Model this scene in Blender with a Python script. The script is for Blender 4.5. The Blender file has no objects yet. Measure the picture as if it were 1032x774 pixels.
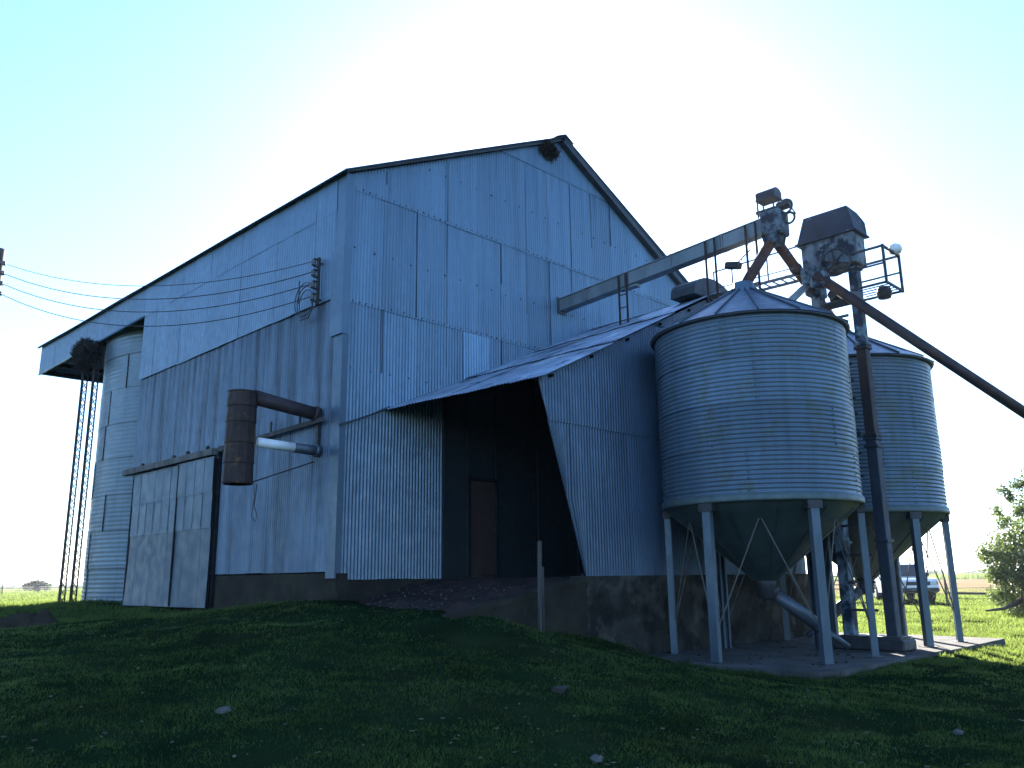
import bpy, math, random
import numpy as np
from mathutils import Vector, Matrix, noise
R = math.radians
random.seed(7); RNG = np.random.default_rng(7)
C = bpy.context.scene.collection
SC = bpy.context.scene
# World axes follow the barn: X along its gable, Y along its side wall, corner at the origin, Z up.
# ------------------------------------------------------------------ camera, sky, sun, exposure
CAM = Vector((-8.495, -13.001, 1.6))
def world_dir(rt, fw, up):            # level frame looking along (1,1) -> world
    s = math.sqrt(.5)
    return Vector((rt*s + fw*s, -rt*s + fw*s, up))
PITCH, ROLL = math.atan(196/848), 0.0125
cF = world_dir(0, math.cos(PITCH), math.sin(PITCH)); cU0 = world_dir(0, -math.sin(PITCH), math.cos(PITCH)); cR0 = world_dir(1, 0, 0)
cR = cR0*math.cos(ROLL) - cU0*math.sin(ROLL); cU = cU0*math.cos(ROLL) + cR0*math.sin(ROLL)
cd = bpy.data.cameras.new('Camera'); co = bpy.data.objects.new('Camera', cd); C.objects.link(co)
m = Matrix.Identity(4)
for i in range(3):
    m[i][0], m[i][1], m[i][2], m[i][3] = cR[i], cU[i], -cF[i], CAM[i]
co.matrix_world = m
cd.sensor_width = 36; cd.lens = 848/1032*36; cd.clip_end = 6000; cd.clip_start = .05
SC.camera = co
SUN_EL, SUN_AZ = R(24.5), R(3.5)        # azimuth measured to the right of the view axis
sdir = world_dir(math.sin(SUN_AZ)*math.cos(SUN_EL), math.cos(SUN_AZ)*math.cos(SUN_EL), math.sin(SUN_EL))
w = bpy.data.worlds.new('World'); SC.world = w; w.use_nodes = True
nt = w.node_tree; bg = nt.nodes['Background']
sky = nt.nodes.new('ShaderNodeTexSky'); sky.sky_type = 'NISHITA'; sky.sun_disc = False
sky.sun_elevation = SUN_EL; sky.sun_rotation = math.atan2(sdir.x, sdir.y)
sky.air_density = 1.0; sky.dust_density = .30; sky.ozone_density = 6.0
nt.links.new(sky.outputs[0], bg.inputs[0]); bg.inputs[1].default_value = .06
sl = bpy.data.lights.new('Sun', 'SUN'); sl.energy = 5.0; sl.angle = R(.53); sl.color = (1, .94, .84)
so = bpy.data.objects.new('Sun', sl); C.objects.link(so); so.rotation_euler = (-sdir).to_track_quat('-Z', 'Y').to_euler()
SC.view_settings.view_transform = 'Standard'; SC.view_settings.look = 'None'
SC.view_settings.exposure = 2.9; SC.view_settings.gamma = 1; SC.view_settings.use_curve_mapping = False
HAZE = .0003
SC.cycles.max_bounces = 6; SC.cycles.transparent_max_bounces = 8

# ------------------------------------------------------------------ materials
def mat(name, col, rough=.5, metal=0., var=.2, sc=2., stretch=1., streak=0., scol=(.05, .05, .06), ssc=5.,
        blot=None, bump=0., bsc=30., trans=None, col2=None, spec=None):
    """procedural surface: base colour x per-sheet tint x noise, vertical streaks, blotches (colour, scale, threshold, amount), bump"""
    m = bpy.data.materials.new(name); m.use_nodes = True
    t = m.node_tree; N = t.nodes; L = t.links; p = N['Principled BSDF']
    p.inputs['Roughness'].default_value = rough; p.inputs['Metallic'].default_value = metal
    p.inputs['Specular IOR Level'].default_value = spec if spec is not None else (.05 if rough >= .8 else .5)
    tc = N.new('ShaderNodeTexCoord')
    def noise_(scale, st=1., det=5., off=0.):
        mp = N.new('ShaderNodeMapping'); mp.inputs['Scale'].default_value = (1, 1, st); mp.inputs['Location'].default_value = (off, off*.7, off*.3)
        L.new(tc.outputs['Object'], mp.inputs[0])
        n = N.new('ShaderNodeTexNoise'); n.inputs['Scale'].default_value = scale; n.inputs['Detail'].default_value = det; n.inputs['Roughness'].default_value = .6
        L.new(mp.outputs[0], n.inputs['Vector']); return n.outputs[0]
    def mrange(x, a, b, c, d):
        r = N.new('ShaderNodeMapRange'); L.new(x, r.inputs[0])
        for k, v in enumerate((a, b, c, d)): r.inputs[k+1].default_value = v
        return r.outputs[0]
    def math_(op, a, b):
        q = N.new('ShaderNodeMath'); q.operation = op
        for k, v in enumerate((a, b)):
            if isinstance(v, (int, float)): q.inputs[k].default_value = v
            else: L.new(v, q.inputs[k])
        return q.outputs[0]
    def mix(fac, a, b, bt='MIX'):
        q = N.new('ShaderNodeMix'); q.data_type = 'RGBA'; q.blend_type = bt
        for sck, v in ((q.inputs[0], fac), (q.inputs[6], a), (q.inputs[7], b)):
            if isinstance(v, (int, float)): sck.default_value = v
            elif isinstance(v, tuple): sck.default_value = (*v, 1)
            else: L.new(v, sck)
        return q.outputs[2]
    at = N.new('ShaderNodeAttribute'); at.attribute_name = 'tint'
    f = math_('MULTIPLY', math_('ADD', at.outputs['Fac'], 1.0), mrange(noise_(sc, stretch), .3, .7, 1-var, 1+var))
    c = col
    if col2: c = mix(mrange(noise_(sc*.6, 1, 4, 9.), .42, .6, 0, 1), col, col2)
    if streak: c = mix(math_('MULTIPLY', mrange(noise_(ssc, .06, 4, 3.), .5, .72, 0, 1), streak), c, scol)
    if blot:
        for k, (bc, bs, th, am) in enumerate(blot if isinstance(blot, list) else [blot]):
            c = mix(mrange(noise_(bs, 1, 6, 5.+k*3), th, th+.1, 0, am), c, bc)
    c = mix(1.0, c, f, 'MULTIPLY')
    L.new(c, p.inputs['Base Color'])
    rr = mrange(noise_(sc*3, 1, 3, 2.), .3, .7, max(rough-.1, .05), min(rough+.1, 1)); L.new(rr, p.inputs['Roughness'])
    if bump:
        b = N.new('ShaderNodeBump'); b.inputs['Strength'].default_value = bump; b.inputs['Distance'].default_value = .02
        L.new(noise_(bsc, 1, 6), b.inputs['Height']); L.new(b.outputs[0], p.inputs['Normal'])
    if trans:
        tr = N.new('ShaderNodeBsdfTranslucent'); L.new(mix(1.0, c, trans, 'MULTIPLY'), tr.inputs[0])
        ad = N.new('ShaderNodeAddShader'); L.new(p.outputs[0], ad.inputs[0]); L.new(tr.outputs[0], ad.inputs[1])
        L.new(ad.outputs[0], N['Material Output'].inputs[0])
    return m
RUST = (.12, .045, .02)
M = dict(
    galv=mat('galvanised_sheet', (.128, .205, .285), .40, .3, .09, 2.5, .08, .55, (.085, .125, .175), 7, [((.07, .05, .05), 3.0, .70, .35)]),
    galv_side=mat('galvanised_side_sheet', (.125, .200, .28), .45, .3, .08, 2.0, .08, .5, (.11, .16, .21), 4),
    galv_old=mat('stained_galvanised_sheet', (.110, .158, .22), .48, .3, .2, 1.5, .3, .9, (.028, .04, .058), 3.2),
    galv_clean=mat('bright_galvanised', (.12, .17, .23), .42, .4, .15, 2),
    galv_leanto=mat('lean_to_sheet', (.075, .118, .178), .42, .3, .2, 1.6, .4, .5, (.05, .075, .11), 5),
    roof=mat('roof_sheet', (.32, .39, .49), .4, .35, .2, 1.5, 1, 0, blot=[((.09, .11, .14), .9, .50, .75), ((.025, .025, .03), 2.6, .57, .85), ((.55, .60, .66), 1.6, .55, .75)]),  # palest blotch: worn zinc, and bright glints painted into the colour
    trim=mat('weathered_trim', (.045, .052, .062), .6, .2, .3, 3),
    purlin=mat('dark_timber', (.018, .018, .02), .8, 0, .3, 5),
    door=mat('sliding_door_sheet', (.092, .138, .185), .55, .15, .06, 1.2, .3, .3, (.07, .10, .12), 6, [((.085, .12, .15), 2.2, .58, .25)]),
    timber=mat('weathered_timber', (.085, .08, .075), .85, 0, .35, 5, .2, bump=.4),
    conc=mat('old_concrete', (.046, .043, .037), .9, 0, .3, 2.2, 1, .5, (.035, .033, .03), 2.5, [((.018, .017, .015), 1.1, .47, .85), ((.095, .088, .076), 1.7, .53, .65)], .5, 25),
    brownconc=mat('mossy_concrete', (.034, .029, .024), .9, 0, .3, 2.2, 1, .5, (.03, .026, .022), 3, [((.035, .038, .024), 1.6, .5, .6)], .5, 25),
    slab=mat('slab_concrete', (.095, .092, .088), .9, 0, .25, 1.5, 1, 0, blot=[((.06, .056, .05), 1.1, .5, .75), ((.025, .023, .02), 3, .6, .75)], bump=.4, bsc=40),
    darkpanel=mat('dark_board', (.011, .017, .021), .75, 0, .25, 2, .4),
    browndoor=mat('brown_door', (.05, .032, .026), .6, 0, .2, 3, .3),
    rust=mat('rusty_steel', (.15, .058, .032), .75, .15, .35, 4, 1, 0, blot=[((.07, .035, .03), 5, .5, .8), ((.26, .15, .05), 2.2, .62, .7)], bump=.3),
    rustdark=mat('dark_rusted_steel', (.030, .019, .017), .75, .1, .35, 4, blot=((.075, .03, .015), 4, .58, .8)),
    drum=mat('rusty_drum_steel', (.036, .019, .014), .75, .1, .35, 3, .4, .7, (.05, .02, .012), 4, [((.15, .09, .022), 2.4, .54, .8), ((.018, .010, .012), 1.8, .5, .7)], .3),
    rustpipe=mat('rusty_peeling_pipe', (.070, .030, .022), .7, .15, .35, 4, 1, 0, blot=[((.20, .22, .24), 4.5, .58, .85), ((.12, .036, .014), 3, .50, .85)], bump=.3),
    darkpipe=mat('dark_oxide_pipe', (.036, .022, .024), .65, .1, .3, 4, blot=[((.085, .034, .018), 2.0, .54, .8), ((.018, .014, .018), 3.5, .55, .7)]),
    white=mat('white_paint', (.75, .76, .76), .45, 0, .08, 3),
    steel=mat('grey_steel', (.085, .105, .13), .5, .5, .25, 4, blot=(RUST, 3, .6, .6)),
    steeldark=mat('dark_steel', (.04, .04, .045), .6, .3, .3, 5, blot=(RUST, 4, .6, .7)),
    trough=mat('conveyor_steel', (.20, .225, .24), .5, .3, .22, 2, .5, .5, (.16, .13, .11), 4, [(RUST, 2.5, .66, .7)]),
    bluepaint=mat('flaking_blue_paint', (.13, .175, .215), .65, 0, .3, 3, .5, .7, (.02, .03, .045), 6, [((.010, .018, .034), 3.2, .47, .95), ((.26, .30, .33), 7, .62, .85), ((.075, .028, .012), 2.2, .58, .85)], spec=.2),
    hoodm=mat('dull_head_hood', (.024, .040, .064), .6, .1, .3, 2.5, blot=[((.050, .024, .026), 2.0, .56, .55), ((.20, .24, .28), 5, .60, .85)], spec=.2),
    trunk=mat('elevator_trunk_steel', (.024, .034, .052), .65, .1, .3, 2.5, .4, .5, (.02, .022, .028), 5, [((.05, .022, .012), 2.5, .56, .8), ((.16, .18, .19), 5, .68, .5)]),
    trunkrust=mat('rusted_trunk_steel', (.028, .023, .026), .7, .15, .3, 2.5, .4, .5, (.05, .025, .018), 5, [((.055, .025, .015), 2.5, .5, .8)]),
    bin=mat('bin_sheet', (.108, .155, .205), .40, .35, .14, 2, .3, .5, (.06, .08, .10), 4, [((.10, .12, .105), 2.0, .54, .65), ((.22, .27, .31), 3.5, .64, .5)]),
    binold=mat('old_silo_sheet', (.15, .20, .24), .45, .3, .12, 1.4, .4, .4, (.10, .13, .15), 5, [((.22, .21, .17), 2, .6, .5)]),
    cone=mat('hopper_steel', (.045, .066, .064), .5, .3, .25, 1.8, 1, .4, (.03, .04, .04), 4),
    lip=mat('pale_rim', (.08, .11, .11), .5, .2, .2, 5),
    leg=mat('leg_steel', (.078, .11, .14), .48, .35, .18, 3, .4, .4, (.08, .1, .12), 8),
    rod=mat('brace_rod', (.10, .085, .075), .6, .3, .3, 6),
    nest=mat('nest_twigs', (.05, .042, .035), .95, 0, .4, 12),
    wire=mat('wire', (.03, .03, .033), .6, 0, .1),
    insul=mat('porcelain', (.10, .09, .085), .3, 0, .1),
    ground=mat('turf_ground', (.010, .022, .008), .95, 0, .35, .9, 1, 0, col2=(.015, .023, .009), blot=[((.03, .028, .018), .55, .62, .7), ((.045, .042, .03), 3.5, .66, .5)], bump=.8, bsc=9, spec=0.),
    blade=mat('grass_blades', (.0135, .027, .011), .7, 0, .35, .7, trans=(6.2, 4.1, 2.3), spec=0.),
    tuft=mat('coarse_grass', (.013, .022, .009), .8, 0, .35, 3, trans=(3., 2.4, 1.5), spec=0.),
    dirt=mat('gravelly_dirt', (.036, .024, .021), .95, 0, .35, 3, 1, 0, blot=[((.025, .02, .02), 2, .5, .7), ((.12, .11, .11), 22, .66, .7)], bump=.9, bsc=25),
    soil=mat('dark_soil', (.04, .03, .022), .95, 0, .4, 4, bump=.8),
    stubble=mat('stubble', (.19, .145, .092), .95, 0, .25, .25, 1, 0, col2=(.15, .125, .07), bump=.6, bsc=4, spec=0.),
    stone=mat('pale_stone', (.10, .097, .094), .9, 0, .2, 9, bump=.4),
    dryleaf=mat('dry_leaf', (.13, .115, .085), .8, 0, .3, 8),
    bark=mat('bark', (.09, .07, .055), .95, 0, .3, 6, bump=.6),
    leaf=mat('bush_leaf', (.040, .055, .022), .6, 0, .4, 2.5, trans=(1.1, 1.15, .5)),
    farleaf=mat('far_leaf', (.045, .065, .04), .9, 0, .3, .3, trans=(.5, .5, .4)),
    tallgrass=mat('tall_grass', (.09, .12, .045), .9, 0, .3, .5, trans=(.8, .8, .5)),
    carpaint=mat('white_car_paint', (.72, .74, .75), .25, 0, .04, 1),
    glass=mat('dark_window_glass', (.03, .04, .05), .08, 0, .05, 1),
    rubber=mat('tyre_rubber', (.02, .02, .02), .85, 0, .2, 5),
    chrome=mat('dull_chrome', (.45, .46, .47), .3, .7, .1, 3),
    plastic=mat('dark_plastic', (.03, .03, .033), .5, 0, .1, 3),
    lamp=mat('headlamp_glass', (.6, .62, .62), .15, 0, .05, 3),
    orange=mat('indicator_orange', (.5, .2, .03), .3, 0, .05, 3),
)

# ------------------------------------------------------------------ mesh helpers
class MB:
    def __init__(s): s.v = []; s.f = []; s.t = []
    def add(s, vs, fs, tint=0.):
        o = len(s.v); s.v.extend(tuple(x) for x in vs); s.f.extend(tuple(i+o for i in f) for f in fs); s.t.extend([tint]*len(vs))
        return s
    def box(s, c, d, rot=None, tint=0., taper=1., bev=0.):
        x, y, z = d[0]/2, d[1]/2, d[2]/2
        if bev > 0:       # chamfered box
            b = min(bev, x*.9, y*.9, z*.9); vs = []
            for sx in (-1, 1):
                for sy in (-1, 1):
                    for sz in (-1, 1):
                        vs += [(sx*(x-b), sy*(y-b), sz*z), (sx*(x-b), sy*y, sz*(z-b)), (sx*x, sy*(y-b), sz*(z-b))]
            I = lambda sx, sy, sz, k: ((sx > 0)*4+(sy > 0)*2+(sz > 0))*3+k
            fs = []
            for q in (-1, 1):
                fs += [(I(-1,-1,q,0), I(1,-1,q,0), I(1,1,q,0), I(-1,1,q,0)), (I(-1,q,-1,1), I(1,q,-1,1), I(1,q,1,1), I(-1,q,1,1)), (I(q,-1,-1,2), I(q,1,-1,2), I(q,1,1,2), I(q,-1,1,2))]
                for r in (-1, 1):
                    fs += [(I(-1,q,r,0), I(1,q,r,0), I(1,q,r,1), I(-1,q,r,1)), (I(q,-1,r,0), I(q,1,r,0), I(q,1,r,2), I(q,-1,r,2)), (I(q,r,-1,1), I(q,r,1,1), I(q,r,1,2), I(q,r,-1,2))]
                    for u in (-1, 1): fs.append((I(q,r,u,0), I(q,r,u,1), I(q,r,u,2)))
        else:
            vs = [(-x,-y,-z),(x,-y,-z),(x,y,-z),(-x,y,-z),(-x*taper,-y*taper,z),(x*taper,-y*taper,z),(x*taper,y*taper,z),(-x*taper,y*taper,z)]
            fs = [(3,2,1,0),(4,5,6,7),(0,1,5,4),(1,2,6,5),(2,3,7,6),(3,0,4,7)]
        c = Vector(c)
        vs = [(rot @ Vector(p) if rot else Vector(p)) + c for p in vs]
        return s.add(vs, fs, tint)
    def beam(s, a, b, w, h, tint=0., up=(0, 0, 1), bev=0.):
        a, b = Vector(a), Vector(b); y = (b-a); L = y.length; y.normalize(); u = Vector(up)
        if abs(y.dot(u)) > .98: u = Vector((1, 0, 0))
        x = y.cross(u).normalized(); z = x.cross(y)
        r = Matrix((x, y, z)).transposed()
        return s.box((a+b)/2, (w, L, h), r, tint, bev=bev)
    def tube(s, pts, r, n=10, tint=0., cap=True, hollow=0.):
        pts = [Vector(p) for p in pts]; rs = r if isinstance(r, (list, tuple)) else [r]*len(pts)
        o = []; fs = []; vs = []; prev = None
        for i, p in enumerate(pts):
            d = (pts[min(i+1, len(pts)-1)]-pts[max(i-1, 0)]).normalized()
            if prev is None:
                u = Vector((0, 0, 1)) if abs(d.z) < .9 else Vector((1, 0, 0))
                x = d.cross(u).normalized()
            else: x = (prev - d*prev.dot(d)).normalized()
            prev = x; y = d.cross(x)
            for k in range(n):
                a = 2*math.pi*k/n; vs.append(p + (x*math.cos(a)+y*math.sin(a))*rs[i])
        for i in range(len(pts)-1):
            for k in range(n):
                k2 = (k+1) % n; fs.append((i*n+k, i*n+k2, (i+1)*n+k2, (i+1)*n+k))
        if cap: fs += [tuple(range(n))[::-1], tuple(range((len(pts)-1)*n, len(pts)*n))]
        return s.add(vs, fs, tint)
    def lathe(s, c, prof, n=64, tintf=None, closed=True, a0=0., a1=2*math.pi):
        """prof: list of (radius, z)"""
        c = Vector(c); vs = []; fs = []; base = len(s.v)
        cols = n if closed else n+1
        for (r, z) in prof:
            for k in range(cols):
                a = a0 + (a1-a0)*k/n; vs.append((c.x+r*math.cos(a), c.y+r*math.sin(a), c.z+z))
        for i in range(len(prof)-1):
            for k in range(n):
                k2 = (k+1) % cols; fs.append((i*cols+k, i*cols+k2, (i+1)*cols+k2, (i+1)*cols+k))
        s.add(vs, fs)
        if tintf:
            for i in range(len(prof)):
                for k in range(cols): s.t[base+i*cols+k] = tintf(prof[i][1], a0+(a1-a0)*k/n)
        return s
    def prism(s, poly, axis, a, b, tint=0.):
        """polygon of 2-D points swept along axis from a to b"""
        def p3(p, q): return {0: (q, p[0], p[1]), 1: (p[0], q, p[1]), 2: (p[0], p[1], q)}[axis]
        n = len(poly); vs = [p3(p, a) for p in poly]+[p3(p, b) for p in poly]
        fs = [tuple(range(n))[::-1], tuple(range(n, 2*n))]+[(i, (i+1) % n, n+(i+1) % n, n+i) for i in range(n)]
        return s.add(vs, fs, tint)
    def build(s, name, m, parent=None, smooth=False):
        me = bpy.data.meshes.new(name)
        root = parent
        while root and root.parent: root = root.parent
        off = root.location if root else Vector((0, 0, 0))
        me.from_pydata([(x-off.x, y-off.y, z-off.z) for x, y, z in s.v], [], s.f); me.update()
        a = me.attributes.new('tint', 'FLOAT', 'POINT'); a.data.foreach_set('value', np.array(s.t, dtype=np.float32))
        if smooth: me.polygons.foreach_set('use_smooth', [True]*len(me.polygons))
        me.materials.append(M[m] if isinstance(m, str) else m)
        o = bpy.data.objects.new(name, me); C.objects.link(o); o.parent = parent
        return o
def split_build(mb, name, m, parent=None, smooth=False):
    """link every separate piece of mb as an object of its own"""
    par = list(range(len(mb.v)))
    def fd(i):
        while par[i] != i: par[i] = par[par[i]]; i = par[i]
        return i
    for f in mb.f:
        for i in f[1:]: par[fd(i)] = fd(f[0])
    groups = {}
    for f in mb.f: groups.setdefault(fd(f[0]), []).append(f)
    out = []
    for fs in groups.values():
        ids = sorted({i for f in fs for i in f}); mp = {a: b for b, a in enumerate(ids)}
        q = MB(); q.v = [mb.v[i] for i in ids]; q.t = [mb.t[i] for i in ids]; q.f = [tuple(mp[i] for i in f) for f in fs]
        out.append(q.build(name, m, parent, smooth))
    return out
def npmesh(name, v, f, m, tint=None, parent=None, smooth=False):
    """mesh straight from numpy arrays, f is (n,3) or (n,4)"""
    me = bpy.data.meshes.new(name); k = f.shape[1]
    me.vertices.add(len(v)); me.vertices.foreach_set('co', v.astype(np.float32).ravel())
    me.loops.add(f.size); me.loops.foreach_set('vertex_index', f.astype(np.int32).ravel())
    me.polygons.add(len(f)); me.polygons.foreach_set('loop_start', np.arange(0, f.size, k, dtype=np.int32))
    if smooth: me.polygons.foreach_set('use_smooth', np.ones(len(f), bool))
    me.update(calc_edges=True)
    if tint is not None:
        a = me.attributes.new('tint', 'FLOAT', 'POINT'); a.data.foreach_set('value', tint.astype(np.float32))
    me.materials.append(M[m]); o = bpy.data.objects.new(name, me); C.objects.link(o); o.parent = parent
    return o
def tag(o, label=None, cat=None, group=None, kind=None):
    if label: o['label'] = label
    if cat: o['category'] = cat
    if group: o['group'] = group
    if kind: o['kind'] = kind
    return o
def thing(name, loc, label, cat, group=None):
    o = bpy.data.objects.new(name, None); o.empty_display_size = .3; o.location = loc; C.objects.link(o)
    return tag(o, label, cat, group)
def copy_tree(o, parent=None):
    c = o.copy(); C.objects.link(c); c.parent = parent
    for ch in list(o.children): copy_tree(ch, c)
    return c

# ------------------------------------------------------------------ terrain
CP = [(-8.5,-13,0),(-8.5,-16,0),(-14,-8,.15),(-12,0,.55),(-6,-8,.22),(-3,-6,.5),(-4,-3,.75),(-1.5,-1.5,1.10),(-3.1,6.6,.8),(-6,4,.72),
      (0,16.9,.95),(-.3,11,1.08),(0,4.6,1.03),(0,9.3,1.03),(0,2,1.15),(-.3,-.3,1.25),(1,-.6,1.2),(2.5,-1.5,1.1),(.2,-3.6,1.06),(-1.2,-3.2,1.0),
      (1.3,-3.75,.82),(2.9,-3.75,.58),(3.6,-4.2,.3),(3.6,-7.4,.17),(6,-7.6,.15),(9,-7.6,.15),(12.2,-7.5,.12),(12.2,-4,.16),(7.5,-5,.12),(0,-8,.25),(5,-10,.08),(12,-12,.1),
      (24,-.5,.32),(29,1.5,.22),(27,-4,.36),(20,3,.35),(35,5,.45),(15,-2,.22),(-20,20,.8),(-30,40,.7),(0,40,.75),(15,25,.7),(12,8,.9),(6,5,1.0),(40,-15,.35),(20,-20,.2),(-20,-15,.1),(-25,5,.6)]
CPa = np.array(CP, float)
def _phi(d): return np.sqrt(d*d+.6)
_n = len(CPa); _A = np.zeros((_n+3, _n+3))
_A[:_n, :_n] = _phi(np.linalg.norm(CPa[:, None, :2]-CPa[None, :, :2], axis=2)) + np.eye(_n)*.02*-1
_A[:_n, _n:] = np.c_[np.ones(_n), CPa[:, :2]]; _A[_n:, :_n] = _A[:_n, _n:].T
_W = np.linalg.solve(_A, np.r_[CPa[:, 2], 0, 0, 0])
_G = RNG.random((64, 64))
def vnoise(x, y):
    xi = np.floor(x).astype(int); yi = np.floor(y).astype(int); u = x-xi; v = y-yi
    u = u*u*(3-2*u); v = v*v*(3-2*v)
    g = lambda a, b: _G[a % 64, b % 64]
    return (g(xi, yi)*(1-u)+g(xi+1, yi)*u)*(1-v)+(g(xi, yi+1)*(1-u)+g(xi+1, yi+1)*u)*v
def terrain(x, y, rough=True):
    x = np.atleast_1d(np.asarray(x, float)); y = np.atleast_1d(np.asarray(y, float))
    z = np.zeros_like(x)
    for i in range(0, len(x), 20000):
        d = np.sqrt((x[i:i+20000, None]-CPa[None, :, 0])**2+(y[i:i+20000, None]-CPa[None, :, 1])**2)
        z[i:i+20000] = _phi(d)@_W[:_n]+_W[_n]+_W[_n+1]*x[i:i+20000]+_W[_n+2]*y[i:i+20000]
    r = np.hypot(x, y); k = np.clip((r-28)/25, 0, 1); k = k*k*(3-2*k)
    z = z*(1-k)+.45*k
    if rough:
        near = np.clip(1-r/60, 0, 1)
        z = z + near*((vnoise(x*.7, y*.7)-.5)*.10+(vnoise(x*2.1+9, y*2.1)-.5)*.06+(vnoise(x*5.3, y*5.3+5)-.5)*.035+(vnoise(x*13, y*13)-.5)*.02)
    return z
def tz(x, y): return float(terrain([x], [y], False)[0])
na, nr = 520, 190
rad = np.r_[0, 1.2*(4200/1.2)**(np.arange(nr)/(nr-1))]
ang = np.arange(na)*2*np.pi/na
gx = CAM.x+np.outer(rad, np.cos(ang)); gy = CAM.y+np.outer(rad, np.sin(ang))
gz = terrain(gx.ravel(), gy.ravel())
ins = (gx.ravel() > 3.7)&(gx.ravel() < 11.7)&(gy.ravel() > -7.0)&(gy.ravel() < -3.4); gz[ins] = np.minimum(gz[ins], .14)   # under the slab
ins = (gx.ravel() > .3)&(gx.ravel() < 12)&(gy.ravel() > -3.3)&(gy.ravel() < 9.3); gz[ins] = np.minimum(gz[ins], .95)         # under the barn
GV = np.c_[gx.ravel(), gy.ravel(), gz]
ii, jj = np.meshgrid(np.arange(nr), np.arange(na), indexing='ij'); j2 = (jj+1) % na
GF = np.c_[(ii*na+jj).ravel(), ((ii+1)*na+jj).ravel(), ((ii+1)*na+j2).ravel(), (ii*na+j2).ravel()]
tag(npmesh('ground', GV, GF, 'ground', np.zeros(len(GV)), smooth=True), kind='structure')
# stubble field on the right, beyond the grass
fx = []; 
def view_pt(ratio, dist):             # ground position at a horizontal direction of the view and a depth along its axis
    v = world_dir(ratio*dist, dist, 0); return CAM.x+v.x, CAM.y+v.y
rs_ = np.linspace(.30, .95, 40); ds_ = np.geomspace(46, 175, 40)
P = np.array([[view_pt(r, d+1.5*math.sin(r*30)) for r in rs_] for d in ds_]); px_, py_ = P[..., 0].ravel(), P[..., 1].ravel()
fv = np.c_[px_, py_, terrain(px_, py_)+.05]
ii, jj = np.meshgrid(np.arange(39), np.arange(39), indexing='ij'); b_ = ii*40+jj
tag(npmesh('stubble_field', fv, np.c_[b_.ravel(), (b_+1).ravel(), (b_+41).ravel(), (b_+40).ravel()], 'stubble', smooth=True), kind='structure')

# ------------------------------------------------------------------ the barn
barn = thing('metal_barn', (0, 0, 1.0), 'large blue grey corrugated metal barn with gabled roof and low lean-to', 'barn')
EX, EZ, AX, AZ = 12.3, 9.40, 6.28, 12.50            # eaves and apex of the gable wall
def roofz(x): return EZ+(AZ-EZ)*(1-abs(x-AX)/AX)
def sheets(mb, place, u0, u1, rows, sw=.8, amp=.009, pitch=.0762, ztop=None, zbot=None, tv=.10, lift=.006, nz=3, drip=0.):
    rg = random.Random(int((u0*7+u1*13+rows[0][0]*31)*100))
    for (z0, z1, off) in rows:
        n = max(1, round((u1-u0)/sw)); wd = (u1-u0)/n
        if rg.random() < .5: pass
        for k in range(n):
            a = u0+k*wd-(.03 if k else 0); b = u0+(k+1)*wd+(.03 if k < n-1 else 0)
            nc = max(2, int((b-a)/(pitch/6))+1); us = np.linspace(a, b, nc); t = rg.gauss(0, tv*.6); t = max(-.35, min(.3, t))
            o = off+(k % 2)*.004+rg.random()*.002; tilt = rg.gauss(0, lift*.5); la = rg.random()*lift; lb = rg.random()*lift*(3 if rg.random() < .3 else 1); lz = rg.gauss(0, .006)
            vs = []; zz = []
            for q in range(nz):
                fq = q/(nz-1)
                for u in us:
                    lo = z0+lz if zbot is None else max(z0+lz, zbot(u)); hi = z1+lz
                    if ztop: hi = min(hi, ztop(u)); lo = min(lo, hi)
                    z = lo+(hi-lo)*fq; e = (u-a)/(b-a)
                    d = o+amp*math.sin(2*math.pi*u/pitch)+tilt*(fq-.5)+la*(1-e)**3+lb*e**3+.004*math.sin(u*1.7+z*1.3+off*50)
                    vs.append(place(u, z, d)); zz.append(hi-lo)
            if max(zz) < .01: continue
            fs = [(q*nc+i, q*nc+i+1, (q+1)*nc+i+1, (q+1)*nc+i) for q in range(nz-1) for i in range(nc-1) if max(zz[i], zz[i+1]) > 1e-4]
            mb.add(vs, fs, t)
            if drip:          # stains that ran down from the lap above
                prof = [rg.random()**2*(.5+.5*math.sin(u*9+u*u)) for u in us]; ln_ = [.25+.9*rg.random() for u in us]
                for q in range(nz):
                    for i in range(nc): mb.t[len(mb.t)-nz*nc+q*nc+i] -= drip*max(0, sum(prof[max(0, i-3):i+4])/5)*math.exp(-(z1-vs[q*nc+i][2])/(.3+ln_[i//12*12]))
gable = lambda u, z, d: (u, -d, z)
side = lambda u, z, d: (-d, u, z)
LT = lambda x: 4.36+.44*x                            # where the lean-to roof meets the gable wall
mb = MB()
sheets(mb, gable, .10, EX, [(4.14, 6.84, .012), (6.78, 9.14, .026), (9.10, 11.48, .040), (11.44, 13, .054)], ztop=lambda u: roofz(u)-.02, zbot=lambda u: LT(u)-.06 if u < 11 else 4.1, amp=.0095, nz=6, drip=.35)
for (z, o) in ((6.83, .03), (9.15, .045), (4.16, .022), (7.9, .04), (5.5, .026), (10.2, .054)):
    for x in np.arange(.2, EX-.2, .1524 if z in (6.83, 9.15) else .457):
        if LT(x)+.1 < z < roofz(x)-.1: mb.box((x+random.uniform(-.015, .015), -o, z+random.uniform(-.012, .012)), (.026, .018, .026), tint=-.75)
rgs = random.Random(31)
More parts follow.
